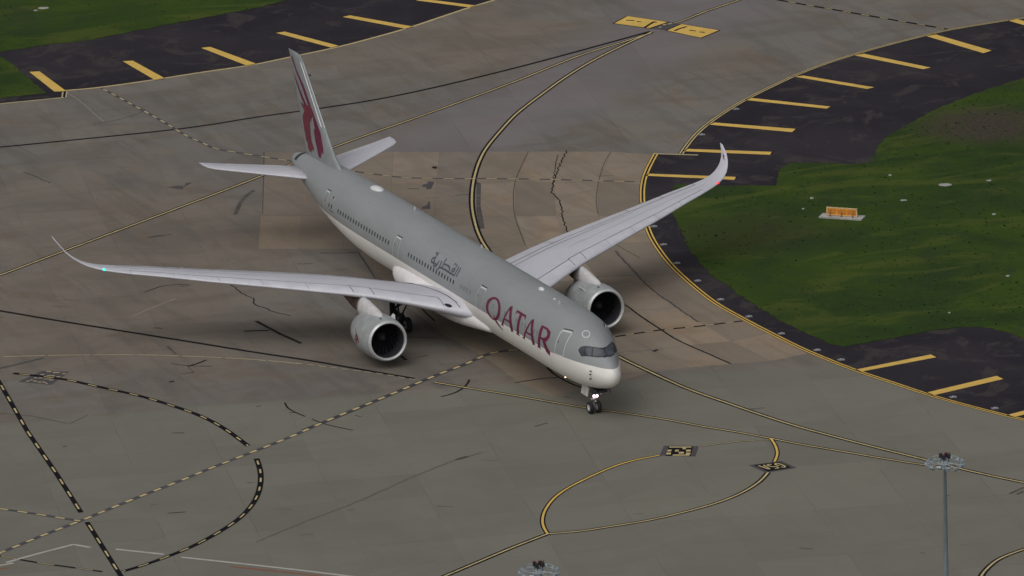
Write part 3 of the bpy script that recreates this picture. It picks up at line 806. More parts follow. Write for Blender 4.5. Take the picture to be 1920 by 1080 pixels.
def _pchip(xs,ys):
    n=len(xs);h=[xs[i+1]-xs[i] for i in range(n-1)];d=[(ys[i+1]-ys[i])/h[i] for i in range(n-1)]
    m=[0]*n;m[0]=d[0];m[-1]=d[-1]
    for i in range(1,n-1):
        if d[i-1]*d[i]<=0:m[i]=0
        else:
            w1=2*h[i]+h[i-1];w2=h[i]+2*h[i-1];m[i]=(w1+w2)/(w1/d[i-1]+w2/d[i])
    def f(x):
        x=min(max(x,xs[0]),xs[-1]);i=min(max(bisect.bisect_right(xs,x)-1,0),n-2);t=(x-xs[i])/h[i]
        return (2*t**3-3*t*t+1)*ys[i]+(t**3-2*t*t+t)*h[i]*m[i]+(-2*t**3+3*t*t)*ys[i+1]+(t**3-t*t)*h[i]*m[i+1]
    return f
_xs=[math.sqrt(s[0]-A0) for s in FUS]
_ft=_pchip(_xs,[s[1] for s in FUS]);_fb=_pchip(_xs,[s[2] for s in FUS]);_fw=_pchip(_xs,[s[3] for s in FUS])
def sect(a):
    q=math.sqrt(max(a-A0,0));return _ft(q),_fb(q),_fw(q)
def fpt(a,th,off=0.0):
    """point on the skin: a metres aft of the nose, th angle from the top towards port (+) or starboard (-)"""
    t,b,w=sect(a);zc=b+(t-b)*.5;h=(t-b)/2
    # the cockpit section narrows towards its roof
    k=min(max((6.5-a)/3.5,0),1)*.13*max(math.cos(th),0)
    return (-a,(w+off)*math.sin(th)*(1-k),zc+(h+off)*math.cos(th))
NA, NT_ = 150, 72
st = [A0+(71.9-A0)*((i/NA)**1.0) for i in range(NA+1)]
st = sorted(set([A0+.001, A0+.01, A0+.03, A0+.07, A0+.13, .3, .42, .6, .8, 1.0, 1.25, 1.5, 1.8, 2.1, 2.4, 2.8, 3.2, 3.6, 4.0]+[s for s in st if s > 4.2]+[71.9]))
V = []; F = []
for a in st:
    for j in range(NT_): V.append(fpt(a, 2*math.pi*j/NT_))
for i in range(len(st)-1):
    for j in range(NT_): F.append((i*NT_+j, i*NT_+(j+1) % NT_, (i+1)*NT_+(j+1) % NT_, (i+1)*NT_+j))
V.append((-A0, 0, 4.3)); c = len(V)-1
for j in range(NT_): F.append((c, (j+1) % NT_, j))
fus = mesh('fuselage', V, F, m_hull, plane, True, fix=True)
# exhaust of the auxiliary power unit at the very tail
mb = MB(); mb.lathe((-71.88, 0, 6.875), (-1, 0, .12), [(-.3, .62), (0, .58), (.25, .5), (.27, .42), (0.0, .38)], 24); mb.build('tail_exhaust', m_hot, fus, True)
mb = MB(); th = [math.radians(-62+i*8) for i in range(14)]
V = [fpt(69.6+k*.75, t, .012) for t in th for k in (0, 1)]
mb.add(V, [(2*i, 2*i+1, 2*i+3, 2*i+2) for i in range(13)]); mb.build('exhaust_stain', m_dark, fus)

def zth(a, z):
    t, b, w = sect(a); zc = (t+b)/2; h = (t-b)/2
    return math.acos(max(-1, min(1, (z-zc)/h)))
def skin_poly(name, loops, side, m, parent, off=.012, cut=.22):
    """flat outlines given as (a, z), wrapped on the skin; v is arc length round the hull"""
    bm = bmesh.new()
    for L in loops:
        vs = [bm.verts.new((a, zth(a, z)*3.0, 0)) for a, z in L]
        f = bm.faces.new(vs)
    bmesh.ops.triangulate(bm, faces=bm.faces[:])
    for ax in (0, 1):
        lo = min(v.co[ax] for v in bm.verts); hi = max(v.co[ax] for v in bm.verts); s = lo+cut
        while s < hi:
            no = (1, 0, 0) if ax == 0 else (0, 1, 0)
            bmesh.ops.bisect_plane(bm, geom=bm.verts[:]+bm.edges[:]+bm.faces[:], plane_co=(s if ax == 0 else 0, s if ax == 1 else 0, 0), plane_no=no)
            s += cut if ax else cut*3
    for v in bm.verts: v.co = Vector(fpt(v.co.x, side*v.co.y/3.0, off))
    me = bpy.data.meshes.new(name); bm.to_mesh(me); bm.free()
    return link(name, me, m, parent, True)
def skin_strip(name, P, w, side, m, parent, off=.012, closed=False, mb=None, cut=.15):
    """stroke of width w along points (a, z); w may be a list"""
    Q = [Vector((a, zth(a, z)*3.0)) for a, z in P]
    if closed: Q.append(Q[0])
    ws = w if isinstance(w, list) else [w]*len(Q)
    R = []; Wd = []
    for i in range(len(Q)-1):
        k = max(int((Q[i+1]-Q[i]).length/cut), 1)
        for j in range(k): R.append(Q[i]+(Q[i+1]-Q[i])*j/k); Wd.append(ws[i]+(ws[i+1]-ws[i])*j/k)
    R.append(Q[-1]); Wd.append(ws[-1])
    V = []; n = len(R)
    for i in range(n):
        d0 = (R[i]-R[i-1]) if i else ((R[0]-R[-2]) if closed else R[1]-R[0])
        d1 = (R[i+1]-R[i]) if i < n-1 else ((R[1]-R[0]) if closed else R[-1]-R[-2])
        d = (d0.normalized()+d1.normalized()).normalized(); c_ = max(d.dot(d1.normalized()), .5)
        nn = Vector((-d.y, d.x))*Wd[i]/2/c_
        for p in (R[i]+nn, R[i]-nn): V.append(fpt(p.x, side*p.y/3.0, off))
    F = [(2*i, 2*i+1, 2*i+3, 2*i+2) for i in range(n-1)]
    if mb is not None: mb.add(V, F); return
    return mesh(name, V, F, m, parent, True)

# cabin windows: one row each side, with the gaps at the doors
win_a = []
def run(a0, a1, step=.635, skip=()):
    a = a0; k = 0
    while a <= a1+1e-6:
        if k not in skip: win_a.append(a)
        a += step; k += 1
run(56.95, 57.6); run(43.1, 55.3); win_a.append(41.6); run(28.3, 38.85); run(24.6, 27.2, .66); run(13.2, 20.3, 1.25); run(10.0, 12.6, .635, (2,)); win_a.append(8.2)
for side in (-1, 1):
    for a in win_a:
        z = 6.15; h = .20; w = .125
        L = [(a-w, z-h*.6), (a-w*.6, z-h), (a+w*.6, z-h), (a+w, z-h*.6), (a+w, z+h*.6), (a+w*.6, z+h), (a-w*.6, z+h), (a-w, z+h*.6)]
        c_ = fpt(a, side*zth(a, z), .006)
        V = [fpt(x, side*zth(x, y), .009) for x, y in L]
        o = mesh('cabin_window', [Vector(v)-Vector(c_) for v in V], [tuple(range(8))], m_window if a > 27.5 else m_window_pale, fus); o.location = c_
# doors
for side in (-1, 1):
    for a0, a1, zt in ((5.3, 6.45, 7.22), (21.75, 23.05, 7.05), (40.75, 41.95, 6.98), (58.15, 59.1, 7.15)):
        zb = 5.22
        L = [(a0+.12, zb), (a1-.12, zb), (a1, zb+.12), (a1, zt-.14), (a1-.14, zt), (a0+.14, zt), (a0, zt-.14), (a0, zb+.12)]
        d = skin_poly('cabin_door', [L], side, m_door, plane, .012)
        k = 1.0 if a0 < 10 else .62
        skin_strip('door_outline', L, .065*k+.015, side, m_outline, d, .020, True)
        skin_strip('door_top_gap', [(a0+.05, zt+.10), (a1-.05, zt+.10)], .10, side, m_dark, d, .020)
        if a0 > 10: skin_strip('door_header', [(a0+.08, zt-.02), (a1-.08, zt-.02)], .16, side, m_outline, d, .022)
        else: skin_strip('door_header', [(a0+.05, zt-.04), (a1-.05, zt-.04)], .14, side, m_outline, d, .022)
        skin_strip('door_handle', [(a1-.2, 6.2), (a1-.2, 6.4)], .09, side, m_dark, d, .022)
# cockpit glazing
def interp(T, x):
    for i in range(len(T)-1):
        if T[i][0] <= x <= T[i+1][0]:
            return T[i][1]+(T[i+1][1]-T[i][1])*(x-T[i][0])/(T[i+1][0]-T[i][0])
    return T[0][1] if x < T[0][0] else T[-1][1]
TOPA = [(0, 2.42), (15, 2.53), (31, 2.94), (40, 3.28), (47, 3.58), (54, 3.78), (63, 3.82)]
BOTA = [(0, 1.55), (15, 1.55), (37, 1.95), (50, 2.41), (60, 2.90), (68, 3.32)]
def nose_patch(name, t0, t1, b0, b1, ins, side, m, parent, off, n=7, curve=False):
    V = []; F = []
    for i in range(n+1):
        for j in range(5):
            u = i/n; v = j/4
            tt = t0+(t1-t0)*u; tb_ = b0+(b1-b0)*u
            at_, ab_ = interp(TOPA, tt)-ins, interp(BOTA, tb_)+ins
            a = at_+(ab_-at_)*v; th = tt+(tb_-tt)*v
            V.append(fpt(a, side*math.radians(th), off))
    for i in range(n):
        for j in range(4):
            p = i*5+j; F.append((p, p+1, p+6, p+5))
    return mesh(name, V, F, m, parent, True)
for side in (-1, 1):
    mk = nose_patch('window_mask', 0, 61, 0, 68, 0, side, m_mask, plane, .012, 18)
    nose_patch('cockpit_window', 1.6, 29, 1.6, 46, .10, side, m_glass, mk, .026)
    nose_patch('cockpit_window', 32, 44.5, 49, 58.5, .10, side, m_glass, mk, .026, 4)
    nose_patch('cockpit_window', 46.5, 58.5, 60, 65.5, .11, side, m_glass, mk, .026, 4)
# escape hatch ring, probes, antennas
R = [(4.2+.36*math.cos(t), 7.27+.25*math.sin(t)) for t in [2*math.pi*i/14 for i in range(14)]]
th0 = math.radians(23)
V = []; F = []
for i in range(20):
    t = 2*math.pi*i/20
    for r in (.30, .40): V.append(fpt(4.2+r*math.cos(t)*1.05, -th0+r*.95*math.sin(t)/2.2, .012))
F = [(2*i, 2*i+1, (2*i+3) % 40, (2*i+2) % 40) for i in range(20)]
hr = mesh('escape_hatch', V, F, m_outline, plane)
V = [fpt(4.2+.2*math.cos(t), -th0+.2*math.sin(t)/2.2, .010) for t in [2*math.pi*i/12 for i in range(12)]]
mesh('hatch_cover', V, [tuple(range(12))], m_door, hr)
for a, z in ((1.99, 4.62), (2.02, 4.34), (2.1, 3.95)):
    t = zth(a, z); p = Vector(fpt(a, -t, 0)); q = Vector(fpt(a, -t, .16)); mb = MB(); mb.tube(p, q, .05, .04, 8); mb.tube(q, q+Vector((.22, 0, 0)), .04, .02, 8); mb.build('air_probe', m_dark, plane)
def blister(name, a, y, l, w, h, m, n=14):
    t0 = math.asin(y/2.98); V = []; F = []
    for j in range(6):
        r = math.cos(j/5*math.pi/2); zz = math.sin(j/5*math.pi/2)*h
        for i in range(n):
            t = 2*math.pi*i/n; V.append(fpt(a+l/2*r*math.cos(t), t0+w/2*r*math.sin(t)/2.98, zz+.002))
    for j in range(5):
        for i in range(n): F.append((j*n+i, j*n+(i+1) % n, (j+1)*n+(i+1) % n, (j+1)*n+i))
    return mesh(name, V, F, m, plane, True)
blister('satellite_radome', 53.1, .30, 2.0, 1.15, .26, m_satcom)
blister('antenna_radome', 15.3, -.03, .85, .50, .20, m_satcom)
blister('antenna_blister', 12.0, -.25, .5, .22, .06, m_whitep)
for a, y in ((30.5, .9), (10.4, -.5), (45.0, .6)):
    mb = MB(); p = Vector(fpt(a, math.asin(y/2.98))); mb.box(p+Vector((0, 0, .14)), (.34, .03, .30)); mb.build('blade_antenna', m_whitep, plane)
# static ports and small flag
skin_strip('flag', [(57.15, 6.98), (56.85, 6.92)], .26, -1, m_maroon, plane, .014)
skin_strip('flag_stripe', [(56.82, 6.92), (56.68, 6.90)], .26, -1, m_outline, plane, .014)
skin_strip('registration_mark', [(56.3, 5.75), (56.9, 5.75), (57.5, 5.78)], .10, -1, m_dgrey, plane, .014)
# lettering: QATAR, starboard side, read from tail to nose
def letters():
    zb, zt = 5.02, 6.90; H = zt-zb
    def P(x, y): return (x, zb+y*H)
    def st_(name, strokes_, parent=plane):
        mb = MB()
        for L, w in strokes_: skin_strip('', [P(*q) for q in L], w, -1, None, None, .016, False, mb, .12)
        return mb.build(name, m_maroon, parent, False)
    # Q: high-contrast oval with long tail
    ell = []
    V = []; F = []; n = 44
    for i in range(n):
        t = 2*math.pi*i/n
        for k, (rx, ry) in enumerate(((1.55, .51), (1.02, .42))):
            a = 19.38-(rx*math.cos(t)); y = .5+ry*math.sin(t)
            a, z = P(a, y); V.append(fpt(a, -zth(a, z), .016))
    F = [(2*i, 2*i+1, (2*i+3) % (2*n), (2*i+2) % (2*n)) for i in range(n)]
    b = MB(); b.add(V, F); skin_strip('', [P(19.2, .20), P(18.6, .0), P(17.9, -.16), P(17.35, -.26)], [.16, .30, .20, .06], -1, None, None, .018, False, b, .12)
    o = b.build('letter_q', m_maroon, plane)
    for a0 in (16.2, 11.55):
        st_('letter_a', [([(a0, 1.0), (a0+1.08, .0)], [.24, .26]), ([(a0-.05, 1.02), (a0-1.05, .0)], [.38, .54]), ([(a0+.68, .37), (a0-.60, .37)], .15), ([(a0+1.4, .01), (a0+.8, .01)], .08), ([(a0-.75, .01), (a0-1.4, .01)], .08)])
    st_('letter_t', [([(13.9, 1.0), (13.9, .0)], [.48, .48]), ([(14.9, .975), (12.95, .975)], .21), ([(14.86, 1.0), (14.92, .84)], .12), ([(12.99, 1.0), (12.93, .84)], .12), ([(14.3, .01), (13.5, .01)], .08)])
    st_('letter_r', [([(9.45, .98), (9.35, .0)], [.48, .50]), ([(9.6, .975), (8.5, .97), (7.95, .86), (7.88, .72), (8.1, .56), (8.7, .49), (9.3, .50)], [.18, .22, .42, .46, .38, .20, .16]), ([(8.6, .50), (7.85, .12), (7.3, -.02)], [.42, .52, .44]), ([(9.8, .01), (8.95, .01)], .08)])
letters()
# the name in Arabic, dark grey strokes copied from the survey photograph
def arabic():
    s = 15.43
    def inv(q):      # zoomed photograph point -> (a, z) on the hull side
        p0 = (790+q[0]/s, 460+q[1]/s)
        v = CD + CR*((p0[0]-960)/FOC) - CU*((p0[1]-540)/FOC)
        hw, hh, zc = 2.98, 3.045, 5.32
        A = (v.y/hw)**2+(v.z/hh)**2; B = 2*(CC.y*v.y/hw**2+(CC.z-zc)*v.z/hh**2); D_ = (CC.y/hw)**2+((CC.z-zc)/hh)**2-1
        t = (-B-math.sqrt(B*B-4*A*D_))/(2*A); p = CC+v*t
        return (-p.x, p.z)
    S_ = [[(1150, 650), (1110, 720), (1065, 810), (1015, 905)], [(1090, 620), (1050, 700), (1005, 780), (965, 860), (930, 875)],
          [(960, 880), (880, 830), (800, 780), (720, 725), (640, 680), (570, 645), (530, 640)],
          [(900, 770), (890, 720), (920, 690), (975, 670), (965, 720), (940, 760), (905, 770)],
          [(740, 380), (700, 440), (660, 510), (630, 570), (610, 630)], [(640, 540), (720, 560), (790, 600), (825, 660), (810, 740)],
          [(600, 445), (565, 530), (530, 610), (500, 670), (460, 690)], [(520, 445), (490, 510), (455, 565), (400, 535), (340, 505), (290, 480)],
          [(400, 355), (330, 370), (295, 440), (300, 485), (365, 500), (380, 440), (410, 350), (450, 300), (480, 250)],
          ]
    D_ = [(440, 225), (485, 240), (985, 545), (1030, 585), (360, 595), (405, 615)]
    names = ['alif', 'lam', 'baseline', 'qaf', 'ta_stem', 'ta_bowl', 'ra', 'ya', 'ta_marbuta']
    for L in S_:
        skin_strip('arabic_stroke', [inv(q) for q in L], .17, -1, m_dgrey, plane, .016)
    for q in D_:
        a, z = inv(q); skin_strip('arabic_dot', [(a+.12, z), (a-.12, z)], .19, -1, m_dgrey, plane, .016)
arabic()

# belly fairing round the wing root
def fairing():
    S = [(20.8, .0, 4.2, 3.0), (22.2, .06, 4.3, 2.75), (24.0, .22, 4.55, 2.45), (26.5, .62, 4.95, 2.1), (28.5, .9, 5.15, 1.9), (31, 1.0, 5.25, 1.75), (36, 1.0, 5.25, 1.72), (39.5, .9, 5.22, 1.85), (41.2, .62, 5.15, 2.0), (42.4, .25, 4.9, 2.2), (43.2, .0, 4.6, 2.4)]
    V = []; F = []; n = 40
    for (a, g, zt, zb) in S:
        w = 2.62+g*.98
        for j in range(n):
            t = 2*math.pi*j/n; zc = (zt+zb)/2; hh = (zt-zb)/2
            c_, s_ = math.cos(t), math.sin(t)
            e = .85
            V.append((-a, w*math.copysign(abs(s_)**e, s_), zc+hh*math.copysign(abs(c_)**e, c_)))
    for i in range(len(S)-1):
        for j in range(n): F.append((i*n+j, i*n+(j+1) % n, (i+1)*n+(j+1) % n, (i+1)*n+j))
    F += [tuple(range(n)), tuple((len(S)-1)*n+k for k in range(n-1, -1, -1))]
    o = mesh('belly_fairing', V, F, m_fair, plane, True, fix=True)
    md = o.modifiers.new('s', 'SUBSURF'); md.levels = 1; md.render_levels = 1
    return o
fairing()

# ---- wings
# y, LE aft, LE z, TE aft, TE z, thickness/chord
WS = [(2.2, 23.6, 4.05, 37.2, 3.60, .135), (3.5, 25.35, 4.16, 37.69, 3.80, .13), (5.0, 26.75, 4.42, 38.15, 4.05, .122), (7.0, 28.1, 4.82, 38.77, 4.40, .113), (10.3, 30.3, 5.38, 39.8, 4.95, .108),
      (14, 32.74, 5.72, 40.94, 5.42, .105), (18, 35.38, 6.07, 42.18, 5.85, .10), (22, 38.0, 6.40, 43.42, 6.27, .098), (25.5, 40.33, 6.74, 44.5, 6.68, .095), (28.3, 42.18, 6.98, 45.37, 6.95, .092),
      (30.0, 43.35, 7.20, 45.95, 7.17, .09), (31.2, 44.45, 7.50, 46.60, 7.52, .088), (32.0, 45.5, 7.95, 47.25, 8.0, .085), (32.5, 46.5, 8.45, 47.9, 8.5, .08), (32.75, 47.4, 8.95, 48.5, 9.0, .08), (32.9, 48.45, 9.38, 49.0, 9.42, .07)]
US = [0.0]
for i in range(1, len(WS)): US.append(US[-1]+math.hypot(WS[i][0]-WS[i-1][0], (WS[i][2]+WS[i][4]-WS[i-1][2]-WS[i-1][4])/2))
WF = [_pchip(US, [w[k] for w in WS]) for k in range(6)]
def u_of_y(y):
    lo, hi = 0, US[-1]
    for _ in range(40):
        m_ = (lo+hi)/2
        if WF[0](m_) < y: lo = m_
        else: hi = m_
    return (lo+hi)/2
def wpt(u, c, up, off=0.0, side=1):
    y, la, lz, ta, tz, tc = [f(u) for f in WF]
    du = .05; y0, z0 = WF[0](max(u-du, 0)), (WF[2](max(u-du, 0))+WF[4](max(u-du, 0)))/2
    y1, z1 = WF[0](min(u+du, US[-1])), (WF[2](min(u+du, US[-1]))+WF[4](min(u+du, US[-1])))/2
    d = Vector((0, y1-y0, z1-z0)).normalized(); n = Vector((0, -d.z, d.y))
    ch = math.hypot(ta-la, tz-lz); t = 5*tc*(.2969*math.sqrt(max(c, 0))-.126*c-.3516*c*c+.2843*c**3-.1036*c**4)
    cam_ = .018*(1-(2*c-1)**2) if True else 0
    h = ch*(cam_+(t if up else -t))+(off if up else -off)
    p = Vector((-(la+(ta-la)*c), y, lz+(tz-lz)*c))+n*h
    p.y *= side
    return p
def wing_sheet(name, side, u0, u1, c0, c1, up, off, m, parent, nu=10, nc=6):
    V = []; F = []
    for i in range(nu+1):
        for j in range(nc+1):
            c = c0+(c1-c0)*j/nc
            if c0 == 0: c = c1*(j/nc)**2
            V.append(wpt(u0+(u1-u0)*i/nu, c, up, off, side))
    for i in range(nu):
        for j in range(nc): k = i*(nc+1)+j; F.append((k, k+1, k+nc+2, k+nc+1))
    return mesh(name, V, F, m, parent, True)
for side in (-1, 1):
    V = []; F = []
    cs = [.5*(1-math.cos(math.pi*k/16)) for k in range(17)]
    ring = [(c, True) for c in reversed(cs)]+[(c, False) for c in cs[1:-1]]
    us = [US[-1]*i/60 for i in range(61)]
    n = len(ring)
    for u in us:
        for c, up in ring: V.append(wpt(u, c, up, 0, side))
    for i in range(60):
        for j in range(n): F.append((i*n+j, i*n+(j+1) % n, (i+1)*n+(j+1) % n, (i+1)*n+j))
    F += [tuple(range(n)), tuple(60*n+k for k in range(n-1, -1, -1))]
    wg = mesh('wing', V, F, m_wing, plane, True, fix=True)
    Y = u_of_y
    # droop nose and slats
    wing_sheet('droop_nose', side, Y(4.6), Y(9.7), 0, .135, True, .012, m_slat, wg)
    for y0, y1 in ((11.3, 14.6), (14.67, 18.0), (18.07, 21.3), (21.37, 24.7), (24.77, 28.0)):
        wing_sheet('slat', side, Y(y0), Y(y1), 0, .15, True, .012, m_slat, wg)
    wing_sheet('pylon_slat', side, Y(9.77), Y(11.23), 0, .142, True, .012, m_slat, wg, 4)
    wing_sheet('flap', side, Y(3.9), Y(11.0), .775, .995, True, .010, m_flap, wg)
    wing_sheet('flap', side, Y(11.08), Y(20.2), .76, .995, True, .010, m_flap, wg)
    wing_sheet('aileron', side, Y(20.4), Y(24.3), .745, .995, True, .010, m_flap, wg)
    wing_sheet('aileron', side, Y(24.4), Y(28.2), .735, .995, True, .010, m_flap, wg)
    ys = [4.6, 7.6, 10.4, 12.4, 14.4, 16.4, 18.4, 20.2]
    for k in range(7): wing_sheet('spoiler', side, Y(ys[k]+.03), Y(ys[k+1]-.03), .655, .752, True, .010, m_flap, wg, 5, 3)
    # dark gaps between the surfaces
    mb = MB()
    def seam(y0, y1, c0, c1, w=.055):
        R_ = []
        for k in range(25):
            t = k/24; R_.append(wpt(Y(y0)+(Y(y1)-Y(y0))*t, c0+(c1-c0)*t, True, .016, side))
        V = []
        for i, p in enumerate(R_):
            d = (R_[min(i+1, 24)]-R_[max(i-1, 0)]).normalized(); nn = Vector((d.y, -d.x, 0)).normalized()*w/2
            V += [p+nn, p-nn]
        mb.add(V, [(2*i, 2*i+1, 2*i+3, 2*i+2) for i in range(24)])
    seam(4.6, 9.7, .142, .142, .07); seam(9.7, 28.0, .155, .158, .07); seam(3.9, 20.2, .767, .752, .09); seam(20.3, 28.2, .74, .73, .08); seam(4.6, 20.2, .645, .645, .04)
    seam(11.0, 29.0, .40, .42, .025)
    RR = [wpt(Y(yy), cc, True, .03, side) for yy, cc in ((5.2, .86), (4.7, .70), (4.25, .52), (3.9, .34), (3.65, .2), (3.5, .10), (3.45, .03))]
    for i_ in range(6):
        d_ = (RR[i_+1]-RR[i_]).normalized(); n_ = Vector((d_.y, -d_.x, 0)).normalized()*.05
        mb.add([RR[i_]+n_, RR[i_]-n_, RR[i_+1]-n_, RR[i_+1]+n_], [(0, 1, 2, 3)])
    for y in (4.6, 9.74, 11.27): seam(y, y+.001, 0.02, .15, .06)
    for y in (11.04, 20.3, 24.35, 28.25): seam(y, y+.001, .74, .99, .05)
    mb.build('seam', m_seam, wg)
    mb = MB()
    for y in (14.63, 18.03, 21.33, 24.73, 28.03): seam(y, y+.001, 0.02, .15, .05)
    mb.build('slat_gap', m_seam_thin, wg)
    # flap track fairings under the trailing edge
    for y in (7.6, 13.6, 18.2, 22.6):
        p0 = wpt(Y(y), .62, False, 0, side); p1 = wpt(Y(y), 1.0, False, 0, side); L = (p1-p0)
        mb = MB(); mb.lathe(p0+Vector((.4, 0, -.22)), (L.normalized()+Vector((0, 0, -.03))).normalized(), [(0, .02), (.5, .20), (1.4, .32), (2.6, .33), (L.length-.3, .10), (L.length-.05, .02)], 12); mb.build('flap_track_fairing', m_fair, wg, True)
    # navigation lamp in the leading edge, root landing lamp
    u = Y(30.05); p = wpt(u, .012, True, .05, side)
    mb = MB(); mb.lathe(p+Vector((.05, 0, -.02)), (1, 0, .1), [(-.12, .11), (0, .10), (.08, .08), (.11, .03)], 12); mb.build('navigation_light', e_green if side < 0 else e_red, wg, True)
    p = wpt(Y(4.35), .055, True, .015, side)
    V = []
    for k in range(12):
        t = 2*math.pi*k/12; V.append(wpt(Y(4.25+.26*math.cos(t)), .032+.019*math.sin(t), True, .02, side))
    mesh('landing_light', V, [tuple(range(12))], m_mask, wg)
    # mark on the inside of the wingtip
    mb = MB()
    for q in (((.42, .0), (.58, .35)), ((.55, .1), (.40, .5)), ((.60, .3), (.52, .62))):
        A_ = [wpt(Y(32.35)+q[i][1]*.9, q[i][0], True, .012, side) for i in (0, 1)]
        d = Vector((.10, 0, 0)); mb.add([A_[0]+d, A_[0]-d, A_[1]-d, A_[1]+d], [(0, 1, 2, 3)])
    mb.build('wingtip_emblem', m_maroon, wg)

# ---- tailplane
for side in (-1, 1):
    T = [(.9, 64.25, 6.72, 70.1, 6.70, .11), (2.5, 65.35, 6.86, 70.55, 6.84, .105), (5, 67.05, 7.10, 71.2, 7.10, .10), (7.5, 68.75, 7.35, 71.85, 7.36, .095), (9.0, 69.8, 7.50, 72.3, 7.52, .09), (9.45, 70.4, 7.55, 72.45, 7.57, .08), (9.65, 71.3, 7.58, 72.5, 7.6, .05)]
    V = []; F = []; cs = [.5*(1-math.cos(math.pi*k/12)) for k in range(13)]; ring = [(c, 1) for c in reversed(cs)]+[(c, -1) for c in cs[1:-1]]; n = len(ring)
    for (y, la, lz, ta, tz, tc) in T:
        ch = ta-la
        for c, s in ring:
            t = 5*tc*(.2969*math.sqrt(c)-.126*c-.3516*c*c+.2843*c**3-.1036*c**4); V.append((-(la+ch*c), side*y, lz+(tz-lz)*c+s*t*ch))
    for i in range(len(T)-1):
        for j in range(n): F.append((i*n+j, i*n+(j+1) % n, (i+1)*n+(j+1) % n, (i+1)*n+j))
    F += [tuple(range(n)), tuple((len(T)-1)*n+k for k in range(n-1, -1, -1))]
    tp = mesh('tailplane', V, F, m_wing, plane, True, fix=True)
    # elevator skin
    V = []; 
    for (y, la, lz, ta, tz, tc) in T[1:5]:
        ch = ta-la
        for c in (.68, .8, .99):
            t = 5*tc*(.2969*math.sqrt(c)-.126*c-.3516*c*c+.2843*c**3-.1036*c**4); V.append((-(la+ch*c), side*y, lz+(tz-lz)*c+t*ch+.012))
    mesh('elevator', V, [(3*i+j, 3*i+j+1, 3*i+j+4, 3*i+j+3) for i in range(3) for j in range(2)], m_flap, tp, True)

# ---- fin
FT = [(7.3, 59.6, 69.5, .085), (8.3, 60.9, 69.75, .09), (9.2, 62.35, 69.95, .095), (11.6, 64.75, 70.85, .095), (14, 67.05, 71.8, .09), (16.0, 68.95, 72.55, .088), (16.8, 69.75, 72.9, .085), (17.15, 70.25, 73.1, .06), (17.22, 70.9, 73.15, .02)]
def fin_half(a, z):
    z = min(max(z, FT[0][0]), FT[-1][0])
    for i in range(len(FT)-1):
        if FT[i][0] <= z <= FT[i+1][0]:
            k = (z-FT[i][0])/(FT[i+1][0]-FT[i][0]); la, ta, tc = [FT[i][q]+(FT[i+1][q]-FT[i][q])*k for q in (1, 2, 3)]; break
    c = min(max((a-la)/(ta-la), 0), 1)
    return (ta-la)*5*tc*(.2969*math.sqrt(c)-.126*c-.3516*c*c+.2843*c**3-.1036*c**4)
V = []; F = []; cs = [.5*(1-math.cos(math.pi*k/14)) for k in range(15)]; ring = [(c, 1) for c in reversed(cs)]+[(c, -1) for c in cs[1:-1]]; n = len(ring)
for (z, la, ta, tc) in FT:
    for c, s in ring:
        t = 5*tc*(.2969*math.sqrt(c)-.126*c-.3516*c*c+.2843*c**3-.1036*c**4); V.append((-(la+(ta-la)*c), s*t*(ta-la), z))
for i in range(len(FT)-1):
    for j in range(n): F.append((i*n+j, i*n+(j+1) % n, (i+1)*n+(j+1) % n, (i+1)*n+j))
F += [tuple(range(n)), tuple((len(FT)-1)*n+k for k in range(n-1, -1, -1))]
fin = mesh('tail_fin', V, F, m_fin, plane, True, fix=True)
def fin_poly(name, L, side, m, off=.015):
    bm = bmesh.new(); bm.faces.new([bm.verts.new((a, z, 0)) for a, z in L]); bmesh.ops.triangulate(bm, faces=bm.faces[:])
    for ax in (0, 1):
        lo = min(v.co[ax] for v in bm.verts); hi = max(v.co[ax] for v in bm.verts); s = lo+.3
        while s < hi:
            bmesh.ops.bisect_plane(bm, geom=bm.verts[:]+bm.edges[:]+bm.faces[:], plane_co=(s if ax == 0 else 0, s if ax else 0, 0), plane_no=(1-ax, ax, 0)); s += .3
    for v in bm.verts:
        a, z = v.co.x, v.co.y; v.co = Vector((-a, side*(fin_half(a, z)+off), z))
    me = bpy.data.meshes.new(name); bm.to_mesh(me); bm.free(); return link(name, me, m, fin, True)
horn1 = [(72.43, 16.57), (72.05, 16.65), (70.9, 15.62), (69.1, 14.55), (67.4, 12.97), (68.2, 13.0), (69.6, 14.3), (71.1, 15.42)]
horn2 = [(71.95, 15.2), (71.65, 15.0), (70.45, 14.05), (69.15, 13.25), (68.4, 12.80), (68.95, 12.55), (70.15, 13.35), (71.35, 14.4)]
head = [(70.31, 12.65), (69.64, 12.72), (68.89, 12.63), (68.1, 12.95), (67.4, 12.97), (66.91, 12.4), (66.87, 12.17), (67.3, 11.72), (67.73, 11.26), (67.69, 10.44), (67.54, 9.65), (67.01, 9.18), (66.73, 8.87), (67.46, 8.81), (67.75, 8.45), (68.3, 8.4), (68.75, 8.66), (68.89, 9.19), (69.25, 9.23), (69.43, 9.97), (69.11, 10.12), (69.65, 10.17), (69.81, 10.78), (69.98, 11.32), (69.17, 12.14), (69.53, 12.27)]
mane = [(67.4, 12.97), (66.45, 12.15), (65.61, 11.4), (65.06, 10.82), (64.44, 9.66), (64.31, 9.01), (64.78, 9.17), (64.95, 8.6), (65.34, 8.5), (65.69, 8.6), (65.93, 9.1), (66.4, 9.91), (66.71, 10.83), (66.43, 11.01), (66.74, 11.61), (66.93, 12.16)]
for side in (-1, 1):
    for nm, L, m in (('emblem_horn', horn1, m_maroon), ('emblem_horn', horn2, m_maroon), ('emblem_head', head, m_maroon2), ('emblem_mane', mane, m_maroon)): fin_poly(nm, L, side, m, .015 if nm != 'emblem_head' else .022)
V = []; F = []
zs = [11.5+.3*i for i in range(18)]
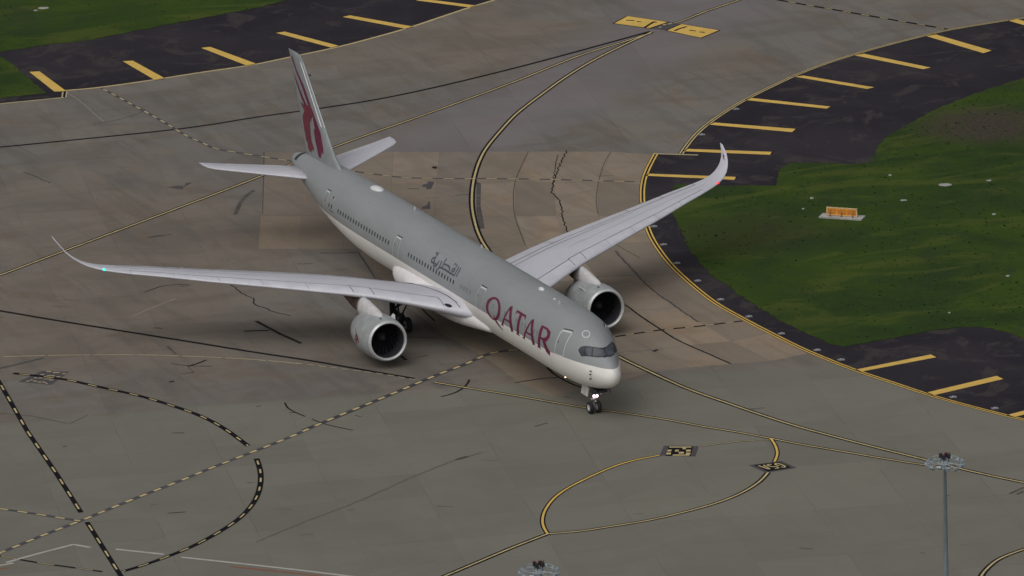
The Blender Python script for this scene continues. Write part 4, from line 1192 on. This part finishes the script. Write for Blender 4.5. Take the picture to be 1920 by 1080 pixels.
for z in zs:
    la = [FT[i][1]+(FT[i+1][1]-FT[i][1])*(z-FT[i][0])/(FT[i+1][0]-FT[i][0]) for i in range(len(FT)-1) if FT[i][0] <= z <= FT[i+1][0]][0]
    V += [(-la-.45, -(fin_half(la+.45, z)+.02), z), (-la+.03, 0, z), (-la-.45, fin_half(la+.45, z)+.02, z)]
for i in range(len(zs)-1):
    for j in range(2): k = 3*i+j; F.append((k, k+1, k+4, k+3))
mesh('fin_leading_edge', V, F, m_finle, fin, True)
mb = MB(); mb.box((-68.0, 0, 15.75), (.25, .14, .12)); mb.build('fin_probe', m_dark, fin)
# rudder hinge line
mb = MB()
for side in (-1, 1):
    for i in range(30):
        z = 8.6+8.2*i/30; z2 = 8.6+8.2*(i+1)/30
        def hp(z, d):
            q = [(FT[k][1]+(FT[k+1][1]-FT[k][1])*(z-FT[k][0])/(FT[k+1][0]-FT[k][0]), FT[k][2]+(FT[k+1][2]-FT[k][2])*(z-FT[k][0])/(FT[k+1][0]-FT[k][0])) for k in range(len(FT)-1) if FT[k][0] <= z <= FT[k+1][0]][0]
            a = q[0]+(q[1]-q[0])*.70+d; return (-a, side*(fin_half(a, z)+.012), z)
        mb.add([hp(z, -.02), hp(z, .02), hp(z2, .02), hp(z2, -.02)], [(0, 1, 2, 3)])
mb.build('rudder_hinge', m_seam, fin)

# ---- engines
for side in (-1, 1):
    cx = Vector((-25.15, 10.5*side, 2.58)); ax = Vector((-1, .030*side*-1, -.035)).normalized()
    n = 56
    mb = MB(); mb.lathe(cx, ax, [(.22, 1.82), (.6, 1.90), (1.2, 1.96), (2.0, 1.985), (3.0, 1.96), (4.0, 1.85), (4.8, 1.70), (5.5, 1.52), (5.5, 1.46), (4.9, 1.50)], n)
    nac = mb.build('engine_nacelle', m_cowl, plane, True)
    mb = MB(); mb.lathe(cx, ax, [(.22, 1.823), (.10, 1.775), (.02, 1.715), (-.01, 1.66), (.02, 1.605), (.10, 1.565), (.25, 1.54)], n); mb.build('inlet_lip', m_lip, nac, True)
    mb = MB(); mb.lathe(cx, ax, [(.25, 1.54), (.5, 1.52), (.9, 1.53), (1.5, 1.55), (1.9, 1.55)], n); mb.build('inlet_barrel', m_barrel, nac, True)
    fc = cx+ax*1.75
    mb = MB(); mb.lathe(fc, ax, [(.25, 1.55), (.25, .3)], n); mb.build('fan_disc', m_dark, nac)
    e_ = ax.cross(Vector((0, 0, 1))).normalized(); f_ = ax.cross(e_)
    mb = MB()
    for k in range(22):
        t = 2*math.pi*k/22; V = []
        for q in range(5):
            r = .45+q*.27; tw = .28*(q/4); w = .16+.05*q
            for s_ in (-1, 1):
                tt = t+s_*w/2/r*.8+tw; V.append(fc+ax*(s_*.12*-1)+(e_*math.cos(tt)+f_*math.sin(tt))*r)
        mb.add(V, [(2*i, 2*i+1, 2*i+3, 2*i+2) for i in range(4)])
    mb.build('fan_blades', m_fan, nac)
    mb = MB(); mb.lathe(fc, ax, [(-.55, .01), (-.45, .16), (-.2, .35), (.1, .48)], 20); mb.build('spinner', m_dark, nac, True)
    mb = MB(); mb.lathe(cx, ax, [(4.9, 1.22), (5.6, 1.12), (6.4, .90), (7.1, .68), (7.1, .60)], 32); mb.build('core_cowl', m_hot, nac, True)
    mb = MB(); mb.lathe(cx, ax, [(6.9, .46), (7.5, .34), (8.2, .05)], 20); mb.build('exhaust_cone', m_hot, nac, True)
    # strake on the inboard shoulder, drain mast, latches
    t = math.radians(40)
    sgn = -side
    for q in (sgn,):
        p0 = cx+ax*1.5+Vector((0, q*math.sin(t)*1.96, math.cos(t)*1.96)); d = Vector((0, q*math.sin(t), math.cos(t)))
        mb = MB(); b = [p0, p0+ax*1.1, p0+ax*1.1+d*.34, p0+ax*.7+d*.36]; w = Vector((0, math.cos(t), -q*math.sin(t)))*.03
        mb.add([v+w for v in b]+[v-w for v in b], [(0, 1, 2, 3), (7, 6, 5, 4), (0, 4, 5, 1), (1, 5, 6, 2), (2, 6, 7, 3), (3, 7, 4, 0)]); mb.build('strake', m_whitep, nac)
    mb = MB(); mb.box(cx+ax*.9+Vector((0, -.35, 1.93)), (.22, .14, .04)); mb.build('hoist_point', m_dark, nac)
    # emblem on the outboard cheek
    if side < 0:
        EM = [(27.66, 65.2), (27.46, 67.5), (27.23, 74.6), (26.96, 79.8), (26.82, 81.7), (26.54, 88.3), (26.48, 101.1), (26.73, 103.1), (26.76, 94.3), (26.91, 97.0), (27.14, 108.0), (27.52, 110.5), (27.59, 100.8), (27.50, 93.2), (27.29, 87.3), (27.42, 76.0)]
    else: EM = [(27.66, 65.2), (27.2, 74.6), (26.82, 81.7), (26.54, 88.3), (26.48, 101.1), (26.91, 97.0), (27.52, 110.5), (27.59, 100.8), (27.29, 87.3), (27.42, 76.0)]
    bm = bmesh.new(); bm.faces.new([bm.verts.new((a_, t_, 0)) for a_, t_ in EM]); bmesh.ops.triangulate(bm, faces=bm.faces[:])
    for v in bm.verts:
        a_, t_ = v.co.x, math.radians(v.co.y); d = a_-24.15; r = interp([(0, 1.8), (2.0, 1.985), (3.0, 1.96), (4.0, 1.85)], d)+.015
        v.co = cx+ax*d+Vector((0, side*math.sin(t_)*r, math.cos(t_)*r))
    me = bpy.data.meshes.new('nacelle_emblem'); bm.to_mesh(me); bm.free(); link('nacelle_emblem', me, m_maroon, nac)
    # pylon
    y0 = 10.5*side
    def pyl(name, S, m):
        V = []; F = []
        for (a_, zt, zb, w) in S:
            for k in range(9):
                t = math.pi*k/8; V.append((-a_, y0-w/2*math.cos(t)*(1.0 if 0 < k < 8 else 1.0), zb+(zt-zb)*math.sin(t)**.8))
        for i in range(len(S)-1):
            for j in range(9): F.append((9*i+j, 9*i+(j+1) % 9, 9*i+9+(j+1) % 9, 9*i+9+j))
        F += [tuple(range(9)), tuple(len(V)-9+k for k in range(8, -1, -1))]
        return mesh(name, V, F, m, plane, True, fix=True)
    pyl('engine_pylon', [(26.5, 4.66, 4.4, .3), (27.2, 4.80, 4.15, .85), (28.4, 5.00, 3.95, 1.12), (29.6, 5.20, 3.7, 1.15), (30.7, 5.30, 3.5, 1.05), (31.2, 5.1, 3.6, 1.0)], m_pylon)
    pyl('pylon_tail', [(29.4, 5.05, 4.0, .60), (31, 5.1, 3.75, .60), (32.5, 4.9, 3.85, .54), (34.5, 4.75, 4.2, .40), (36.5, 4.75, 4.55, .12)], m_pyl_hot)
    tag(nac)

# ---- landing gear
def wheel(parent, c, r, w, nm='wheel'):
    s_ = MB(); s_.lathe(Vector(c)+Vector((0, -w/2, 0)), (0, 1, 0), [(0, r*.55), (0, r*.86), (w*.14, r*.97), (w*.4, r), (w*.6, r), (w*.86, r*.97), (w, r*.86), (w, r*.55)], 28)
    t = s_.build('tyre', m_tyre, parent, True)
    mb = MB()
    mb.lathe(Vector(c)+Vector((0, -w/2-.01, 0)), (0, 1, 0), [(.09, 0), (.09, r*.30), (.02, r*.34), (0.0, r*.5), (.05, r*.57)], 20)
    mb.lathe(Vector(c)+Vector((0, w/2+.01, 0)), (0, -1, 0), [(.09, 0), (.09, r*.30), (.02, r*.34), (0.0, r*.5), (.05, r*.57)], 20)
    mb.build('rim', m_rim, t, True)
ng = empty('nose_gear', (.45, -.05, 0)); ng.parent = plane
mb = MB(); mb.tube((-4.55, 0, 2.6), (-4.95, 0, 1.35), .15, .14, 12); mb.tube((-4.95, 0, 1.4), (-5.0, 0, .52), .095, .095, 12); mb.tube((-5.0, -.34, .53), (-5.0, .34, .53), .08, .08, 10)
mb.tube((-4.85, .02, 1.7), (-3.7, .02, 2.6), .06, .06, 8); mb.box((-4.72, 0, 1.15), (.42, .12, .10)); mb.box((-4.98, 0, 1.30), (.30, .62, .16)); mb.build('leg', m_strut, ng, True)
wheel(ng, (-5.0, -.36, .53), .53, .34); wheel(ng, (-5.0, .36, .53), .53, .34)
for y in (-.58, .58):
    mb = MB(); mb.box((-5.55, y, 1.98), (1.35, .045, .80), Matrix.Rotation(math.radians(12 if y > 0 else -12), 3, 'X')); mb.build('gear_door', m_whitep, ng)
    mb = MB(); mb.box((-3.5, y*1.15, 2.42), (1.1, .045, .42), Matrix.Rotation(math.radians(10 if y > 0 else -10), 3, 'X')); mb.build('forward_gear_door', m_dark, ng)
mb = MB(); mb.box((-4.2, 0, 2.42), (2.2, .86, .20)); mb.build('wheel_well', m_dark, ng)
for y in (-.13, .13):
    mb = MB(); mb.lathe((-4.62, y, 1.62), (1, 0, -.05), [(-.14, .05), (-.08, .11), (0, .12), (.03, .10), (.05, .0)], 14); mb.build('taxi_light', e_taxi, ng, True)
mb = MB(); mb.lathe((-4.15, .10, 2.28), (1, 0, -.1), [(-.05, .04), (0, .085), (.03, .0)], 10); mb.build('landing_light', e_land, ng, True)
p = Vector(fpt(6.76, -math.radians(143), .02)); mb = MB(); mb.lathe(p, Vector((.3, -.6, -.7)), [(-.03, .08), (.03, .06), (.05, 0)], 10); mb.build('scan_light', e_warm, plane, True)
for side in (-1, 1):
    mg = empty('main_gear'); mg.parent = plane
    y = 5.3*side; a = 36.7
    mb = MB(); mb.tube((-a, y, 4.4), (-a, y, 1.3), .26, .24, 14); mb.tube((-a, y, 1.4), (-a, y, .72), .17, .17, 12)
    mb.tube((-a+1.9, y, .70), (-a-1.9, y, .70), .16, .16, 10)
    mb.tube((-a, y, 1.7), (-a+2.3, y-.35*side, 3.6), .11, .11, 8); mb.tube((-a, y, 1.9), (-a+1.7, y-1.7*side, 3.4), .12, .12, 8)
    mb.tube((-a+.9, y-.2*side, .9), (-a+1.8, y-1.0*side, 3.3), .08, .08, 8); mb.tube((-a+1.4, y-.1*side, 1.2), (-a+2.0, y+.4*side, 3.6), .09, .09, 8)
    for k in (-1, 0, 1): mb.tube((-a+k*1.5, y-.8, .70), (-a+k*1.5, y+.8, .70), .10, .10, 8)
    mb.build('leg', m_dark, mg, True)
    for k in (-1, 0, 1):
        for s_ in (-1, 1): wheel(mg, (-a+k*1.5, y+s_*.78, .70), .70, .50)
    mb = MB(); mb.box((-a, y+.75*side, 2.7), (2.2, .06, 1.9)); mb.build('gear_door', m_fair, mg)

# ---------------------------------------------------------------- floodlight masts
def mast(top, label):
    o = empty('floodlight_mast', (top.x, top.y, 0)); H = top.z
    mb = MB(); mb.tube((0, 0, .05), (0, 0, H-.6), .34, .105, 20); mb.build('pole', m_steel, o, True)
    mb = MB(); mb.lathe((0, 0, 0), (0, 0, 1), [(0, .55), (.06, .55), (.06, .36)], 20); mb.build('base_plate', m_steel, o)
    z0 = H-.45; R0_ = 1.18
    mb = MB()
    for zz, r in ((z0, R0_), (z0+.28, R0_*.96)):
        for k in range(24):
            a, b = 2*math.pi*k/24, 2*math.pi*(k+1)/24; mb.tube((r*math.cos(a), r*math.sin(a), zz), (r*math.cos(b), r*math.sin(b), zz), .028, .028, 5, False)
    for k in range(8):
        a = 2*math.pi*k/8; mb.tube((0, 0, z0+.1), (R0_*math.cos(a), R0_*math.sin(a), z0), .03, .03, 5); mb.tube((R0_*math.cos(a), R0_*math.sin(a), z0), (R0_*.96*math.cos(a), R0_*.96*math.sin(a), z0+.28), .022, .022, 5)
    mb.build('ring', m_lamp, o)
    mb = MB(); mb.lathe((0, 0, z0-.35), (0, 0, 1), [(0, .14), (.1, .24), (.55, .24), (.62, .12)], 14); mb.build('head_collar', m_steel, o, True)
    for k in range(14):
        a = 2*math.pi*(k+.3)/14; d = Vector((math.cos(a), math.sin(a), 0)); c = d*(R0_+.16)+Vector((0, 0, z0-.02))
        Rm = Matrix.Rotation(a, 3, 'Z') @ Matrix.Rotation(math.radians(38), 3, 'Y')
        Rm = Rm @ Matrix.Rotation(math.radians((k*37) % 30-15), 3, 'Y'); c = c+Vector((0, 0, ((k*53) % 7-3)*.03))
        mb = MB(); mb.box(c, (.13, .32, .26), Rm); f = mb.build('floodlight', m_lamp, o)
        mb = MB(); mb.box(c+Rm @ Vector((.085, 0, 0)), (.02, .27, .21), Rm); mb.build('floodlight_glass', m_lampglass, f)
    for k in range(4):
        a = 2*math.pi*(k+.5)/4; c = Vector((.30*math.cos(a), .30*math.sin(a), H+.12))
        mb = MB(); mb.box(c, (.24, .2, .30)); mb.tube(c-Vector((0, 0, .4)), c, .025, .025, 6); mb.build('junction_box', m_dark, o)
    for x in (-.18, .0, .2):
        e = Vector((CR.x, CR.y, 0)).normalized()*x*1.6
        mb = MB(); mb.lathe(Vector((0, 0, H+.24))+e, (0, 0, 1), [(0, .06), (.12, .06), (.16, .0)], 8); mb.build('obstruction_light', m_redcap, o, True)
    tag(o, label, 'floodlight mast', 'tall floodlight masts at the apron edge')
mast(G((1771.5, 858), 28), 'tall grey mast with a ring of floodlights and a long visible pole at lower right')
mast(G((1010, 1061), 28), 'floodlight ring and mast head just rising over the bottom edge of the picture')

# ---------------------------------------------------------------- orange guidance sign in the grass
S0 = [G(q, GZ) for q in ((1542.5, 402), (1535, 408.5), (1615, 414.5), (1624, 406.5))]
c = sum(S0, Vector())/4; ex = ((S0[3]-S0[0])+(S0[2]-S0[1])).normalized(); ang = math.atan2(ex.y, ex.x)
sg = empty('taxiway_sign', (c.x, c.y, GZ), ang)
tag(sg, 'orange-yellow three-panel taxiway sign seen from behind on a pale concrete slab in the grass', 'sign')
mb = MB(); mb.box((0, 0, .06), (4.15, 1.35, .16)); mb.build('plinth', m_plinth, sg)
for k in range(3):
    mb = MB(); mb.box(((k-1)*.965-.02, 0.0, .56), (.93, .16, .66)); p_ = mb.build('sign_panel', m_orange, sg)
    mb = MB(); mb.box(((k-1)*.965-.02, -.085, .56), (.80, .02, .50)); mb.build('panel_face', plain('sign_inner', (.60, .22, .03), .6, 0, .3, 4), p_)
mb = MB()
for zz in (.905, .215): mb.box((-.02, 0, zz), (2.92, .20, .05))
mb.build('rail', m_sigframe, sg)
for x in (-1.47, -.50, .47, 1.44):
    mb = MB(); mb.box((x, 0, .54), (.06, .22, .84)); mb.build('post', m_sigframe if abs(x) > 1 else m_orange, sg)
for x in (-1.1, 0, 1.1):
    mb = MB(); mb.tube((x, -.10, .14), (x, -.38, .14), .05, .05, 8); mb.tube((x, -.38, .14), (x, -.12, .6), .025, .025, 6); mb.build('brace', m_dark, sg)
